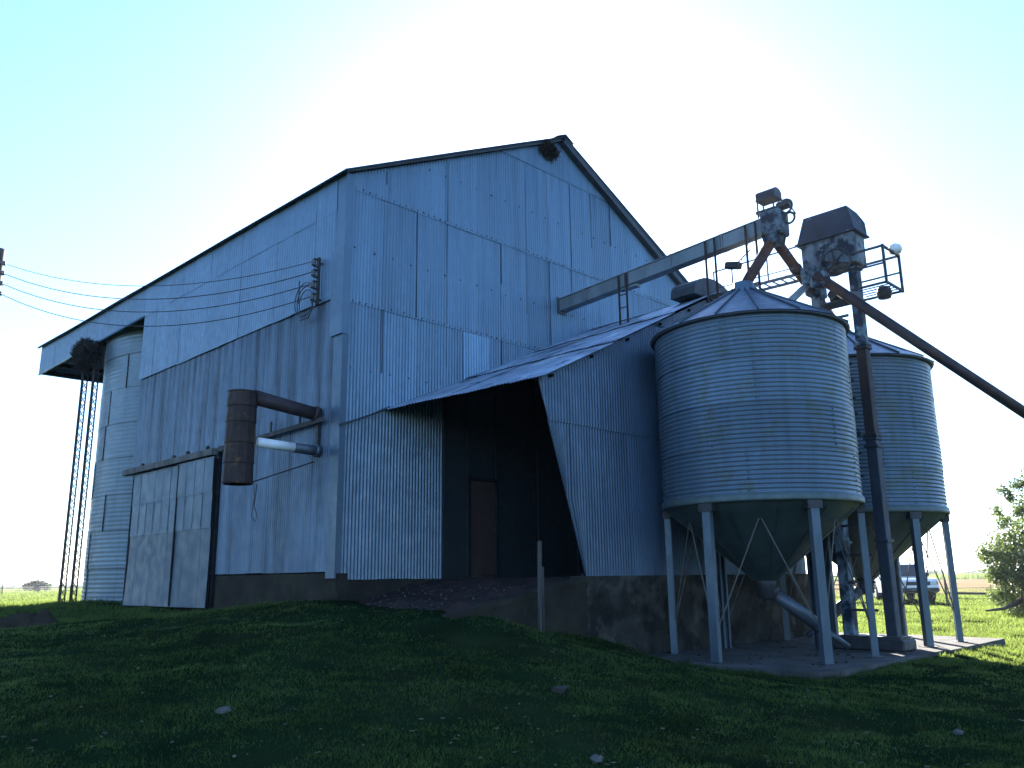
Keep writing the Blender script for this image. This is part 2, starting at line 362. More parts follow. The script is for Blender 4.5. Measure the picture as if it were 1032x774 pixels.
for (z0, z1, o) in ((4.2, 6.8, .026), (6.82, 9.1, .040), (9.14, 11.4, .054)):       # dark strips painted in for gap shadows at the laps between sheets
    n_ = round((EX-.1)/.8)
    for k in range(1, n_):
        x = .1+k*(EX-.1)/n_; a = max(z0, LT(x)+.03); b = min(z1, roofz(x)-.1)
        if b-a > .4 and rgs.random() < .45:
            if rgs.random() < .4: a = a+(b-a)*rgs.uniform(.2, .6)
            mb.box((x, -o-.004, (a+b)/2), (.014, .012, b-a), tint=-.72)
q0 = len(mb.v); sheets(mb, gable, 3.02, 3.80, [(5.55, 6.76, .034)], zbot=lambda u: LT(u)+.02, amp=.0095)
for i in range(q0, len(mb.v)): mb.t[i] = .42
barn_gable = mb.build('gable_wall', 'galv', barn, True)
mb = MB()
sheets(mb, gable, .13, 2.5, [(1.62, 4.18, .002)], ztop=lambda u: LT(u), amp=.0105, tv=.04)
sheets(mb, gable, .12, 2.5, [(4.13, 6, .010)], ztop=lambda u: LT(u), amp=.0105, tv=.04)
mb.build('gable_base_sheeting', 'galv_clean', barn, True)
mb = MB()
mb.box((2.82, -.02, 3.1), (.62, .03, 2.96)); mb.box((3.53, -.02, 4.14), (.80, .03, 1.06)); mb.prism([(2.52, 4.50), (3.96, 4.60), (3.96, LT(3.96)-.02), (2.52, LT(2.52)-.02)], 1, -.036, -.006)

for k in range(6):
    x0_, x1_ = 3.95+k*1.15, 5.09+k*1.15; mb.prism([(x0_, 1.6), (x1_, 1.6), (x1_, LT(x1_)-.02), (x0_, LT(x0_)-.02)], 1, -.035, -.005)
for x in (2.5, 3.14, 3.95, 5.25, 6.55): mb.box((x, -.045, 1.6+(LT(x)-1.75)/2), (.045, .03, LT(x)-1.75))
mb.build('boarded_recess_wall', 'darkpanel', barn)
dr = MB().box((3.54, -.045, 2.63), (.74, .04, 1.92), bev=.01).build('personnel_door', 'browndoor', barn)
MB().box((3.15, -.06, 2.63), (.05, .07, 2.0)).box((3.935, -.06, 2.63), (.05, .07, 2.0)).box((3.54, -.06, 3.63), (.83, .07, .06)).build('door_frame', 'purlin', dr)
MB().tube([(3.84, -.06, 2.6), (3.84, -.12, 2.6), (3.78, -.12, 2.6)], .012, 6).build('handle', 'steel', dr)
# side wall: plain-looking upper cladding that carries on as the fascia of the open bay, stained lower cladding
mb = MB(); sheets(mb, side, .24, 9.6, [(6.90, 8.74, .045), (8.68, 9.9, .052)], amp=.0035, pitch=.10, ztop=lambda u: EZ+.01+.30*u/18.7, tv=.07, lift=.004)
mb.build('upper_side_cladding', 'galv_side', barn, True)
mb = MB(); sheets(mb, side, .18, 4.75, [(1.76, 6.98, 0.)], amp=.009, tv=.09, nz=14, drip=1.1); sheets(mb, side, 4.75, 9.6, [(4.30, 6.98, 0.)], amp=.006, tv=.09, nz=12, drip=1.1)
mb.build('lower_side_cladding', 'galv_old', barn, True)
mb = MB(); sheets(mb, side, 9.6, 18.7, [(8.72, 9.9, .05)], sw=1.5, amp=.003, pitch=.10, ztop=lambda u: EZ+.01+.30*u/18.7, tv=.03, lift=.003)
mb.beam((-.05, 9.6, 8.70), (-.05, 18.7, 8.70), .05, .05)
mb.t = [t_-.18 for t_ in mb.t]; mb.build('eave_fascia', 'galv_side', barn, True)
mb = MB()
sheets(mb, lambda u, z, d: (u, 18.7+d, z), -.05, EX, [(8.72, 13, .01)], ztop=lambda u: roofz(u)-.02+.28*max(0, 1-u/AX), sw=1.2); mb.build('rear_gable', 'galv', barn, True)
mb = MB()
sheets(mb, lambda u, z, d: (EX+d, u, z), 0, 18.7, [(1.6, 9.4, 0)], sw=1.6, pitch=.15); mb.build('far_side_wall', 'galv', barn, True)
mb = MB()
sheets(mb, lambda u, z, d: (u, 8.8+d, z), .02, EX, [(1.0, 13, 0)], ztop=lambda u: roofz(u)-.05, sw=1.6, pitch=.15); mb.build('cross_wall', 'galv_old', barn, True)
mb = MB()                                            # roof: two corrugated slopes
for sgn in (-1, 1):
    pitch = .0762; ys = np.linspace(-.26, 18.85, 900); nq = 5
    vs = [];
    for q in range(nq):
        tq = q/(nq-1); x = AX+sgn*tq*(AX+.18)
        for y in ys: vs.append((x, y, AZ+.05-(AZ-EZ-(.30*y/18.7 if sgn < 0 else 0))/AX*tq*(AX+.18)+.009*math.sin(2*math.pi*y/.15)+.01*math.sin(y*.9+q)))
    n = len(ys); mb.add(vs, [(q*n+i, q*n+i+1, (q+1)*n+i+1, (q+1)*n+i) for q in range(nq-1) for i in range(n-1)])
roof = mb.build('roof', 'galv', barn, True)
mb = MB()                                            # barge boards and purlin ends under the verge
sl_ = (AZ-EZ)/AX
mb.beam((-.12, -.15, EZ-.03), (AX, -.15, AZ+.0), .03, .06); mb.beam((EX+.14, -.15, EZ-.12), (AX, -.15, AZ-.04), .16, .16)
mb.build('verge_trim', 'trim', barn)
mb = MB().beam((AX-.16, -.28, AZ+.02), (AX-.16, 18.9, AZ+.02), .34, .015, up=(-.45, 0, .9)); mb.beam((AX+.16, -.28, AZ+.02), (AX+.16, 18.9, AZ+.02), .34, .015, up=(.45, 0, .9))
mb.build('ridge_cap', 'trim', barn)
mb = MB().beam((-.13, -.2, EZ-.02), (-.13, 18.8, EZ+.27), .04, .04); mb.build('eave_edge', 'trim', barn)
mb = MB()                                            # rafters under the open bay
for y in np.arange(10.2, 18.6, 1.4):
    mb.beam((0.1, y, EZ-.12), (AX, y, AZ-.12), .08, .16); mb.beam((EX-.1, y, EZ-.12), (AX, y, AZ-.12), .08, .16); (mb.beam((0.1, y, 8.8), (EX-.1, y, 8.8), .08, .14) if y > 15.8 else None)
split_build(mb, 'rafter', 'purlin', barn)
mb = MB()                                            # corner flashing in lapped lengths
for (z0, z1, o, wd) in ((1.64, 6.16, .022, .24), (6.12, 7.86, .062, .34), (7.82, 9.40, .05, .30)):
    mb.prism([(-o, wd), (-o, -.052-o*.2), (.11, -.052-o*.2), (.11, -.046-o*.2), (-o+.006, -.046-o*.2), (-o+.006, wd)], 2, z0, z1, tint=-.42 if z0 < 3 else random.uniform(-.22, -.08))
mb.build('corner_flashing', 'galv_side', barn)
mb = MB().beam((-.03, -.07, LT(0)), (1.0, -.07, LT(1.0)), .05, .03); mb.tube([(-.05, -.08, LT(0)+.02), (.5, -.10, LT(.5)+.0), (1.05, -.12, LT(1.05)+.03)], .012, 6)
mb.build('roof_line_flashing', 'trim', barn)
# sliding doors on their track
for nm, y0, y1, o in (('sliding_door', 4.60, 6.40, .135), ('sliding_door', 6.46, 9.12, .085)):
    mb = MB(); k = 4 if y1-y0 < 2 else 6; wd = (y1-y0)/k
    for (z0, z1, oo) in ((1.07, 2.78, 0), (2.75, 3.55, .016), (3.52, 4.30, .028)):
        for q in range(k):
            a, b = y0+q*wd, y0+(q+1)*wd+.012
            fl = .05 if y0 > 6 else .012
            def dz(z): return o+oo+.003*(q % 2)+fl*max(0, (2.2-z)/1.2)**2
            tq = random.gauss(0, .025)-(.30 if z0 < 2 else 0)
            vs = []
            zs = np.linspace(z0, z1, 6)
            for z in zs:
                for y in np.linspace(a, b, 5): vs.append((-dz(z)-.003*math.sin(y*4+z*2), y, z))
            mb.add(vs, [(r*5+c, r*5+c+1, (r+1)*5+c+1, (r+1)*5+c) for r in range(5) for c in range(4)], tq)
    d = mb.build(nm, 'door', barn, True)
    fr = MB(); fr.box((-o+.03, y0+.03, 2.68), (.05, .06, 3.2)); fr.box((-o+.03, y1-.03, 2.68), (.05, .06, 3.2)); fr.box((-o+.03, (y0+y1)/2, 1.13), (.045, y1-y0-.13, .08)); fr.box((-o+.03, (y0+y1)/2, 4.24), (.045, y1-y0-.13, .08))
    split_build(fr, 'frame_bar', 'purlin', d)
    if y0 < 6: MB().box((-o-.022, y1-.02, 2.68), (.03, .05, 3.2)).build('leaf_gap_strip', 'purlin', d)  # dark bar stands in for the shaded gap between the door leaves
    for q in range(1, k): MB().box((-o-.030, y0+q*wd, 3.53), (.006, .014, 1.5)).build('cover_strip', 'steel', d)
    hg = MB()
    for y in (y0+.4, y1-.4): hg.box((-o-.01, y, 4.42), (.03, .06, .26)); hg.tube([(-o+.02, y, 4.52), (-o-.05, y, 4.52)], .05, 10)
    split_build(hg, 'hanger', 'steeldark', d)
tr = MB(); tr.box((-.16, 7.15, 4.40), (.14, 5.1, .14), tint=.6); tr.build('door_track', 'timber', barn)
tr = MB(); tr.box((-.10, 3.4, 4.47), (.05, 2.3, .07)); tr.beam((-.13, .35, 4.52), (-.13, 4.5, 4.42), .05, .09); tr.box((-.10, 1.2, 4.6), (.03, .05, .28)); tr.box((-.10, 2.3, 4.62), (.03, .05, .26)); tr.box((-.10, 3.6, 4.6), (.03, .05, .26))
split_build(tr, 'track_bracket', 'timber', barn)
MB().box((-.03, 4.545, 2.74), (.08, .06, 3.3)).box((.04, 7.0, 2.7), (.02, 5.2, 3.4)).box((-.05, 6.43, 2.7), (.12, .07, 3.2)).build('door_opening', 'purlin', barn)
# plinth
mb = MB().box((.13, 2.29, 1.22), (.25, 4.7, 1.02), tint=.05); mb.box((-.02, .02, 1.35), (.06, .5, .1)); mb.build('side_plinth', 'brownconc', barn)
mb = MB().box((1.6, .14, 1.1), (2.9, .24, 1.0)); mb.build('gable_plinth', 'brownconc', barn)
# lean-to: front wall parallel to the gable, slanting open end, monopitch climbing to a ridge
WY, RX = -3.5, 7.3
def lroof(x): return 4.12+.486*x if x < RX else 4.12+.486*RX-.42*(x-RX)
mb = MB()
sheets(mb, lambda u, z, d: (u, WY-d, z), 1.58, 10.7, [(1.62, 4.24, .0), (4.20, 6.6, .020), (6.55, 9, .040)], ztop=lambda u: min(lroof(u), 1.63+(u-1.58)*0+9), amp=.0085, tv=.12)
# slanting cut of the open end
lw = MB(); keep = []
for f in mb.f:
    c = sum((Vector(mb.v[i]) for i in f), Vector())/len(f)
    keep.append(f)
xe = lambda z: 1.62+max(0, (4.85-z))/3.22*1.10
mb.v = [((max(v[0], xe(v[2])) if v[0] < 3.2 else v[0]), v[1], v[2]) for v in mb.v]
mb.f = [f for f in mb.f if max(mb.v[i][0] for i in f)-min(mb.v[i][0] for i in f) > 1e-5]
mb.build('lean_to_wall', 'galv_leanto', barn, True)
mb = MB(); mb.box((6.7, WY+.06, 1.64), (8, .06, .05)); mb.build('sill_rail', 'purlin', barn)
mb = MB()                                            # lean-to roof sheet, wavy old sheets, slightly twisted
xs = np.linspace(0, 1, 130); ysn = np.linspace(0, 1, 330)
def lr(u, t, k):   # u along x 0..1 -> .95..RX ; t 0 at gable, 1 front
    x0 = .95+.55*t; x = x0+(RX+.05-x0)*u
    zg = 4.36+.44*x; zf = lroof(x)+.04
    return Vector((x, -.03+(WY-.22)*t, zg+(zf-zg)*t))
rg = random.Random(5)
rows_ = 3; cols_ = 5
for r in range(rows_):
    for c in range(cols_):
        u0, u1 = r/rows_, (r+1)/rows_+.02; t0, t1 = c/cols_, (c+1)/cols_+.015
        if u1 > 1: u1 = 1
        if t1 > 1: t1 = 1
        nu, ntt = 5, 56; vs = []; o = r*.030+(c % 2)*.008; tt = rg.gauss(0, .12)
        for i in range(nu):
            for j in range(ntt):
                u = u0+(u1-u0)*i/(nu-1); t = t0+(t1-t0)*j/(ntt-1)
                p = lr(u, t, 0); p.z += o+.009*math.sin(2*math.pi*p.y/.0762)+rg.gauss(0, .002)+.004*math.sin(u*9+t*7)
                if i == 0: p.z += .003*math.sin(t*40+c)
                if r == 0 and i == 0: p.x += .012*math.sin(t*23)
                vs.append(p)
        mb.add(vs, [(i*ntt+j, i*ntt+j+1, (i+1)*ntt+j+1, (i+1)*ntt+j) for i in range(nu-1) for j in range(ntt-1)], tt)
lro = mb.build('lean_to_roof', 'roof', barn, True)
mb = MB()
for x in (1.9, 3.0, 4.1, 5.2, 6.3, 7.1): mb.beam((x, -.1, 4.30+.44*x-.02), (x, WY-.10, lroof(x)-.06), .04, .05)
split_build(mb, 'purlin', 'purlin', lro)
mb = MB()
mb.add([(RX, -.03, lroof(RX)+.03), (RX, WY-.22, lroof(RX)+.03), (11.0, WY-.22, lroof(11.0)+.03), (11.0, -.03, lroof(11.0)+.03)], [(0, 1, 2, 3)])
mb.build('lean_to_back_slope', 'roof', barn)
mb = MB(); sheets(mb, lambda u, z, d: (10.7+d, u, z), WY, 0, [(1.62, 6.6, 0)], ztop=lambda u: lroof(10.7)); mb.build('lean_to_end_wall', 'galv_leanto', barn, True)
prof = [(RX-.82+.82*(1-math.cos(math.pi*k/12)), lroof(RX)-.12+.5*math.sin(math.pi*k/12)**.8) for k in range(13)]
mb = MB().prism(prof, 1, -3.62, -3.0); mb.build('ridge_vent', 'trim', barn)
mb = MB(); mb.prism([(2.66, .0), (10.8, .0), (10.8, 1.625), (2.66, 1.625)], 1, WY-.06, WY+.3)
mb.build('lean_to_plinth', 'conc', barn)
tag(MB().prism([(2.9, .3), (10.7, .3), (10.7, 1.58), (2.9, 1.58)], 1, WY+.3, -.0).build('lean_to_floor', 'slab'), kind='structure')
# ramp up to the opening: gravelly dirt, kerb and retaining wall
rx = np.linspace(-.9, 2.9, 60); ry = np.linspace(WY+.02, -.02, 50)
X_, Y_ = np.meshgrid(rx, ry, indexing='ij'); Z_ = 1.0+.6*np.clip((X_+.9)/3.3, 0, 1)**.9
Z_ = Z_+(vnoise(X_*3, Y_*3)-.5)*.08+(vnoise(X_*11, Y_*11)-.5)*.05-.12*np.clip(-(X_-.3)/1.2, 0, 1)-.07*np.clip((WY+.45-Y_)/.4, 0, 1)
b_ = (np.arange(59)[:, None]*50+np.arange(49)[None, :]).ravel()
tag(npmesh('dirt_ramp', np.c_[X_.ravel(), Y_.ravel(), Z_.ravel()], np.c_[b_, b_+50, b_+51, b_+1], 'dirt', smooth=True), kind='structure')
mb = MB()
pr_ = [(-.45, .5), (2.66, .3), (2.66, 1.58)]+[(2.66-.31*k, 1.54-.0523*k) for k in range(1, 10)]+[(-.45, .98)]
mb.prism(pr_, 1, WY-.05, WY+.12)
rt = tag(mb.build('retaining_wall', 'brownconc'), 'low dark mossy retaining wall sloping down beside the dirt ramp', 'wall')
mb = MB(); cp_ = [(2.68-.16*k, 1.585-.027*k+random.uniform(-.012, .012)) for k in range(20)]
mb.prism([(x, z+.035+random.uniform(-.01, .01)) for x, z in cp_]+[(x, z-.06) for x, z in cp_[::-1]], 1, WY-.075, WY+.13)
mb.build('coping', 'brownconc', rt)

# ------------------------------------------------------------------ old silo under the open bay
oc = Vector((3.42, 12.3, 1.0))
osl = thing('round_silo', (3.42, 12.3, 1.0), 'tall pale round silo of ribbed steel sheets standing under the barn roof overhang', 'silo')
def bin_wall(c, Rr, z0, z1, rows, sect, pitch, amp, seed, n=120, lap=.026):
    rg = random.Random(seed); mb = MB(); h = (z1-z0)/rows
    for r in range(rows):
        npt = max(6, int(h/pitch*8)); prof = []
        for i in range(npt+1):
            z = z0+h*r+h*i/npt; prof.append((Rr+amp*math.sin(2*math.pi*(z-z0)/pitch)+(.006 if r % 2 else 0), z-c.z))
        off = rg.random()*2*math.pi; ts = [rg.gauss(0, .07) for _ in range(sect)]
        for q in range(sect):
            a0 = off+q*2*math.pi/sect; a1 = a0+2*math.pi/sect+.02; dr = .004*(q % 2)
            mb.lathe(c, [(p[0]+dr, p[1]) for p in prof], n//sect, lambda z, a, q=q: ts[q], closed=False, a0=a0, a1=a1)
            for (aa, rr) in ((a0+.006, Rr+.012),):        # bolt rows along the vertical lap
                for i in range(0, int(h/.1)):
                    z = z0+h*r+.05+i*.1; mb.box((c.x+(rr+.004)*math.cos(aa), c.y+(rr+.004)*math.sin(aa), z), (.018, .018, .018), tint=-.45)
            if lap > .04: mb.box((c.x+(Rr+.01)*math.cos(a0+.006), c.y+(Rr+.01)*math.sin(a0+.006), z0+h*r+h/2), (.03, .03, h), tint=-.75)
        # lap line between rows
        mb.lathe(c, [(Rr+amp+.001, z0+h*r-c.z-lap*.5), (Rr+amp+.005, z0+h*r-c.z), (Rr+amp, z0+h*r-c.z+lap*.5)], n, lambda z, a: -.6)
    return mb
bin_wall(oc, 3.3, 1.0, 9.05, 8, 8, .12, .004, 3, 192, .05).build('silo_wall', 'binold', osl, True)
MB().lathe(oc, [(3.32, 8.03), (.3, 8.35), (.01, 8.4)], 64).build('silo_roof', 'galv', osl, True)
MB().lathe(oc, [(3.36, -.2), (3.36, .06), (3.28, .07)], 64).build('base_ring', 'conc', osl, True)

# lattice ladder mast under the eave
lt = thing('lattice_mast', (-.02, 13.5, tz(-.02, 13.5)), 'pair of thin rusty lattice uprights with rungs below the overhanging eave', 'ladder')
zb = tz(-.02, 13.5)-.02
for y in (13.05, 14.0):
    mb = MB()
    for dx, dy in ((-.07, -.06), (-.07, .06), (.07, 0)): mb.tube([(-.02+dx, y+dy, zb), (-.02+dx, y+dy, 8.72)], .022, 6)
    k = 0; z = zb
    while z < 8.5:
        a = [(-.09, y-.06), (-.09, y+.06), (.05, y)]
        for q in range(3):
            p, r_ = a[q], a[(q+1) % 3]
            mb.tube([(p[0], p[1], z), (r_[0], r_[1], z+.22)], .013, 5)
        z += .22
    mb.build('lattice_upright', 'rustdark', lt)
mb = MB()
for z in np.arange(zb+.4, 8.4, .55): mb.tube([(-.02, 13.05, z), (-.02, 14.0, z)], .008, 5)
split_build(mb, 'rung', 'rod', lt); MB().box((-.02, 13.5, zb-.02), (.4, 1.4, .1)).build('foot', 'conc', lt)

# twig nests
def nest(name, c, r, label, seed, n=520):
    rg = random.Random(seed); mb = MB(); c = Vector(c)
    for k in range(n):
        d = Vector((rg.gauss(0, 1), rg.gauss(0, 1), rg.gauss(0, 1))).normalized(); rad = rg.random()**.4
        p = c+Vector((d.x*r[0], d.y*r[1], d.z*r[2]))*rad
        q = Vector((rg.gauss(0, 1), rg.gauss(0, 1), rg.gauss(0, 1)-.3)).normalized()*rg.uniform(.12, .3)
        mb.tube([p-q*.5, p+q*.5], rg.uniform(.006, .012), 4, rg.uniform(-.3, .3), cap=False)
    o = mb.build(name, 'nest'); tag(o, label, 'nest')
    # put the origin at the nest itself
    for v in o.data.vertices: v.co -= c
    o.location = c
nest('bird_nest', (-.30, 13.3, 8.30), (.36, .50, .50), 'big dark twig nest hanging under the low eave above the lattice mast', 11, 1300)
nest('bird_nest', (5.78, -.13, 12.03), (.30, .11, .20), 'dark ragged twig nest tucked under the roof peak', 12, 500)

# ------------------------------------------------------------------ dust drum with its pipes by the corner
dd = thing('dust_drum', (-1.5, .85, 3.2), 'rusty brown upright drum held off the barn side by a rusty and a white pipe', 'dust drum')
dc = Vector((-1.47, .88, 0)); rr = .255
mb = MB()
pz = [3.27, 3.30, 3.62, 3.64, 3.98, 4.0, 4.35, 4.37, 4.64, 4.66, 4.90, 4.93]
mb.lathe(dc, [(rr+(.012 if i % 2 else 0), z) for i, z in enumerate(pz)], 12, lambda z, a: .2*math.sin(a*2)); mb.lathe(dc, [(rr, 4.93), (.01, 4.95)], 12); mb.lathe(dc, [(rr-.02, 3.27), (rr-.02, 4.9)], 12)
mb.build('drum', 'drum', dd)
MB().tube([(-1.25, .80, 4.83), (-.62, .70, 4.74), (-.10, .62, 4.66)], .125, 16).tube([(-.16, .63, 4.67), (-.08, .62, 4.655)], .15, 16).build('upper_pipe', 'darkpipe', dd, True)
lp = MB().tube([(-1.2, .74, 4.03), (-.5, .65, 3.99)], .088, 16).build('lower_pipe', 'white', dd, True)
MB().tube([(-.52, .655, 3.99), (-.02, .60, 3.965)], .095, 16).tube([(-.1, .61, 3.97), (-.03, .60, 3.965)], .12, 14).build('pipe_sleeve', 'steel', lp, True)
mb = MB(); mb.tube([(-1.22, .85, 3.32), (-.03, .75, 3.78)], .014, 6); mb.tube([(-1.3, .8, 4.98), (-.08, .7, 4.8)], .012, 6); mb.box((-.05, .62, 4.32), (.05, .07, .56)); mb.build('brace', 'steeldark', dd)
mb = MB(); mb.tube([(-1.25, .72, 3.3), (-1.22, .70, 3.05), (-1.26, .71, 2.72), (-1.2, .68, 2.62), (-1.16, .68, 2.70), (-1.22, .7, 2.9), (-1.19, .7, 3.28)], .008, 5); mb.build('dangling_wire', 'wire', dd)

# ------------------------------------------------------------------ service bracket, wires, pole
br = thing('insulator_bracket', (-.05, .75, 6.85), 'dark upright wire bracket with four insulators near the barn corner', 'bracket')
mb = MB().box((-.12, .72, 7.33), (.05, .07, .98)); mb.box((-.07, .72, 7.7), (.08, .04, .04)); mb.box((-.07, .72, 6.95), (.08, .04, .04)); mb.build('backplate', 'steeldark', br)
wz = [7.70, 7.48, 7.24, 6.98]
for z in wz:
    c = Vector((-.22, .74, z-.06)); MB().lathe(c, [(.01, 0), (.045, .0), (.05, .03), (.03, .05), (.05, .075), (.045, .11), (.01, .12)], 10).build('insulator', 'insul', br, True)
    split_build(MB().box((-.17, .73, z+.075), (.12, .05, .02)).box((-.17, .73, z-.075), (.12, .05, .02)), 'insulator_clip', 'steeldark', br)
mb = MB()
for k in range(3):
    rr2 = .25+.05*k; pts = [(-.20-.02*k, 1.0+rr2*1.0*math.cos(a), 6.95+rr2*1.0*math.sin(a)+.02*k) for a in np.linspace(-2.9, 2.4, 22)]
    mb.tube(pts, .010, 5, cap=False)
mb.tube([(-.2, .8, 6.92), (-.22, .72, 6.75), (-.2, .9, 6.6), (-.2, 1.2, 6.62)], .012, 5); mb.tube([(-.2, 1.28, 6.98), (-.22, 1.25, 7.45)], .010, 5)
mb.build('cable_loop', 'wire', br)
pv = world_dir(-.647*20, 20, 0)
pole_xy = Vector((CAM.x+pv.x, CAM.y+pv.y, 0))
pb = tz(pole_xy.x, pole_xy.y)
pole = thing('utility_pole', (pole_xy.x, pole_xy.y, pb), 'dark utility pole at the left edge carrying the wires', 'pole')
PT = 9.9
MB().tube([(pole_xy.x, pole_xy.y, pb-.2), (pole_xy.x, pole_xy.y, PT)], [.15, .115], 12).build('shaft', 'timber', pole, True)
pz_ = [PT-.42, PT-.68, PT-.95, PT-1.22]; pins = []
bdir = (Vector((-.1, .74, 0))-pole_xy); bdir.z = 0; bdir.normalize()
for z in pz_:
    c = pole_xy+bdir*.22; pins.append(Vector((c.x, c.y, z)))
    MB().lathe((c.x, c.y, z-.05), [(.01, 0), (.045, 0), (.05, .03), (.03, .05), (.05, .075), (.045, .1), (.01, .11)], 10).build('insulator', 'insul', pole, True)
mb = MB()
for z in pz_: mb.beam((pole_xy.x+bdir.x*.1, pole_xy.y+bdir.y*.1, z), (pole_xy.x+bdir.x*.22, pole_xy.y+bdir.y*.22, z), .03, .03)
split_build(mb, 'pole_bracket', 'steeldark', pole)
wl = ['topmost thin wire between the pole and barn bracket', 'second wire from the top between pole and barn', 'third wire from the top between pole and barn', 'lowest of the four wires between pole and barn']
for k in range(4):
    a, b2 = pins[k], Vector((-.27, .74, wz[k])); s = [.55, .62, .66, .72][k]; mb = MB()
    mb.tube([a.lerp(b2, t)-Vector((0, 0, 4*s*t*(1-t))) for t in np.linspace(0, 1, 30)], .010 if k else .008, 5, cap=False)
    tag(mb.build('overhead_wire', 'wire'), wl[k], 'wire', 'overhead wires to the barn')

# ------------------------------------------------------------------ concrete pad
mb = MB(); mb.prism([(3.45, -7.15), (3.9, -7.28), (8.3, -7.22), (8.35, -7.3), (11.9, -7.2), (12.1, -5.3), (11.9, -3.4), (10.9, -3.4), (10.9, -3.57), (3.5, -3.57)], 2, -.2, .24)
tag(mb.build('concrete_slab', 'slab'), kind='structure')

# ------------------------------------------------------------------ hopper bins
FC = Vector((5.49, -5.32, .24)); BR = 1.72; PH = 1.0128
hb = thing('hopper_silo', FC, 'nearer ribbed steel hopper silo on six legs in front of the lean-to', 'silo', 'hopper silos on the concrete slab')
def silo(root, c):
    z0, z1 = 2.90, 5.95
    bin_wall(c, BR, z0, z1, 4, 5, .076, .0082, 21, 140).build('bin_wall', 'bin', root, True)
    k = c.z
    MB().lathe(c, [(BR-.01, 5.925-k), (BR+.07, 5.925-k), (BR+.085, 5.955-k), (BR+.02, 5.975-k)], 96).build('eave_ring', 'trim', root, True)
    n = 16; mb = MB()
    for q in range(n):
        a0, a1 = PH+q*2*math.pi/n, PH+(q+1)*2*math.pi/n
        mb.lathe(c, [(BR+.095, 5.965-k), (.2, 6.90-k)], 4, lambda z, a, t=random.gauss(0, .05): t, closed=False, a0=a0, a1=a1)
    rf = mb.build('cone_roof', 'galv_clean', root)
    mb = MB()
    for q in range(n):
        a = PH+q*2*math.pi/n; d = Vector((math.cos(a), math.sin(a), 0)); mb.beam(c+d*(BR+.10)+Vector((0, 0, 5.985-k)), c+d*.2+Vector((0, 0, 6.92-k)), .022, .035)
    split_build(mb, 'roof_rib', 'steel', rf)
    MB().lathe(c, [(.26, 6.86-k), (.26, 6.93-k), (.2, 6.95-k), (.19, 7.06-k), (.01, 7.07-k)], 24).build('roof_collar', 'galv_clean', rf, True)
    MB().lathe(c, [(BR-.02, 2.78-k), (BR+.03, 2.78-k), (BR+.04, 2.80-k), (BR+.035, 2.90-k), (BR, 2.91-k)], 96).build('base_ring', 'lip', root, True)
    mb = MB().lathe(c, [(BR-.03, 2.80-k), (BR-.08, 2.72-k), (.17, 1.50-k)], 64); hp = mb.build('hopper', 'cone', root, True)
    mb = MB()
    for q in range(12):
        a = PH+.2+q*2*math.pi/12; d = Vector((math.cos(a), math.sin(a), 0)); mb.beam(c+d*(BR-.10)+Vector((0, 0, 2.70-k)), c+d*.19+Vector((0, 0, 1.51-k)), .03, .02)
    split_build(mb, 'hopper_seam', 'cone', hp)
    MB().lathe(c, [(.17, 1.52-k), (.19, 1.50-k), (.16, 1.44-k), (.16, 1.22-k), (.05, 1.18-k)], 20).build('outlet', 'steeldark', hp, True)
    feet = []
    for q in range(6):
        a = PH+q*math.pi/3; d = Vector((math.cos(a), math.sin(a), 0)); t = Vector((-d.y, d.x, 0)); p = c+d*(BR-.05)
        mb = MB(); r = Matrix((t, d, Vector((0, 0, 1)))).transposed(); h = 2.78-k
        mb.box(p+Vector((0, 0, h/2+.008))+d*.05, (.15, .012, h), r)
        for sg in (-1, 1): mb.box(p+Vector((0, 0, h/2+.008))+t*sg*.069, (.012, .09, h), r)
        for sg in (-1, 1): mb.box(p+Vector((0, 0, h/2+.008))+t*sg*.052-d*.05, (.03, .012, h), r)
        lg = mb.build('leg', 'leg', root)
        MB().box(p+Vector((0, 0, .006)), (.26, .24, .012), r).build('foot_plate', 'steeldark', lg)
        MB().box(p+Vector((0, 0, h-.07))-d*.0, (.26, .14, .13), r).build('leg_bracket', 'steeldark', lg)
        feet.append(p)
    for q in range(6):
        a = PH+(q+.5)*math.pi/3; d = Vector((math.cos(a), math.sin(a), 0)); top = c+d*(BR-.33)+Vector((0, 0, 2.56-k))
        mb = MB(); mb.tube([top, feet[q]+Vector((0, 0, .42))], .013, 6); mb.tube([top, feet[(q+1) % 6]+Vector((0, 0, .42))], .013, 6); split_build(mb, 'brace_rod', 'rod', root)
    e = Vector((6.55, -6.22, .36)); s_ = Vector((c.x+.02, c.y-.02, 1.36)); j = s_.lerp(e, .68)
    dt = MB().tube([s_, j], .115, 14).tube([j, e], .055, 10).build('discharge_tube', 'steel', root, True)
    mb = MB(); mb.tube([s_.lerp(e, .02), s_.lerp(e, .08)], .135, 14); mb.tube([s_.lerp(e, .60), s_.lerp(e, .68)], .125, 14); split_build(mb, 'tube_clamp', 'steeldark', dt, True)
silo(hb, FC)
bb = copy_tree(hb); bb.location = (9.70, -5.31, .24); bb.rotation_euler.z = math.pi+.024
bb['label'] = 'farther ribbed steel hopper silo behind the bucket elevator, at the right'

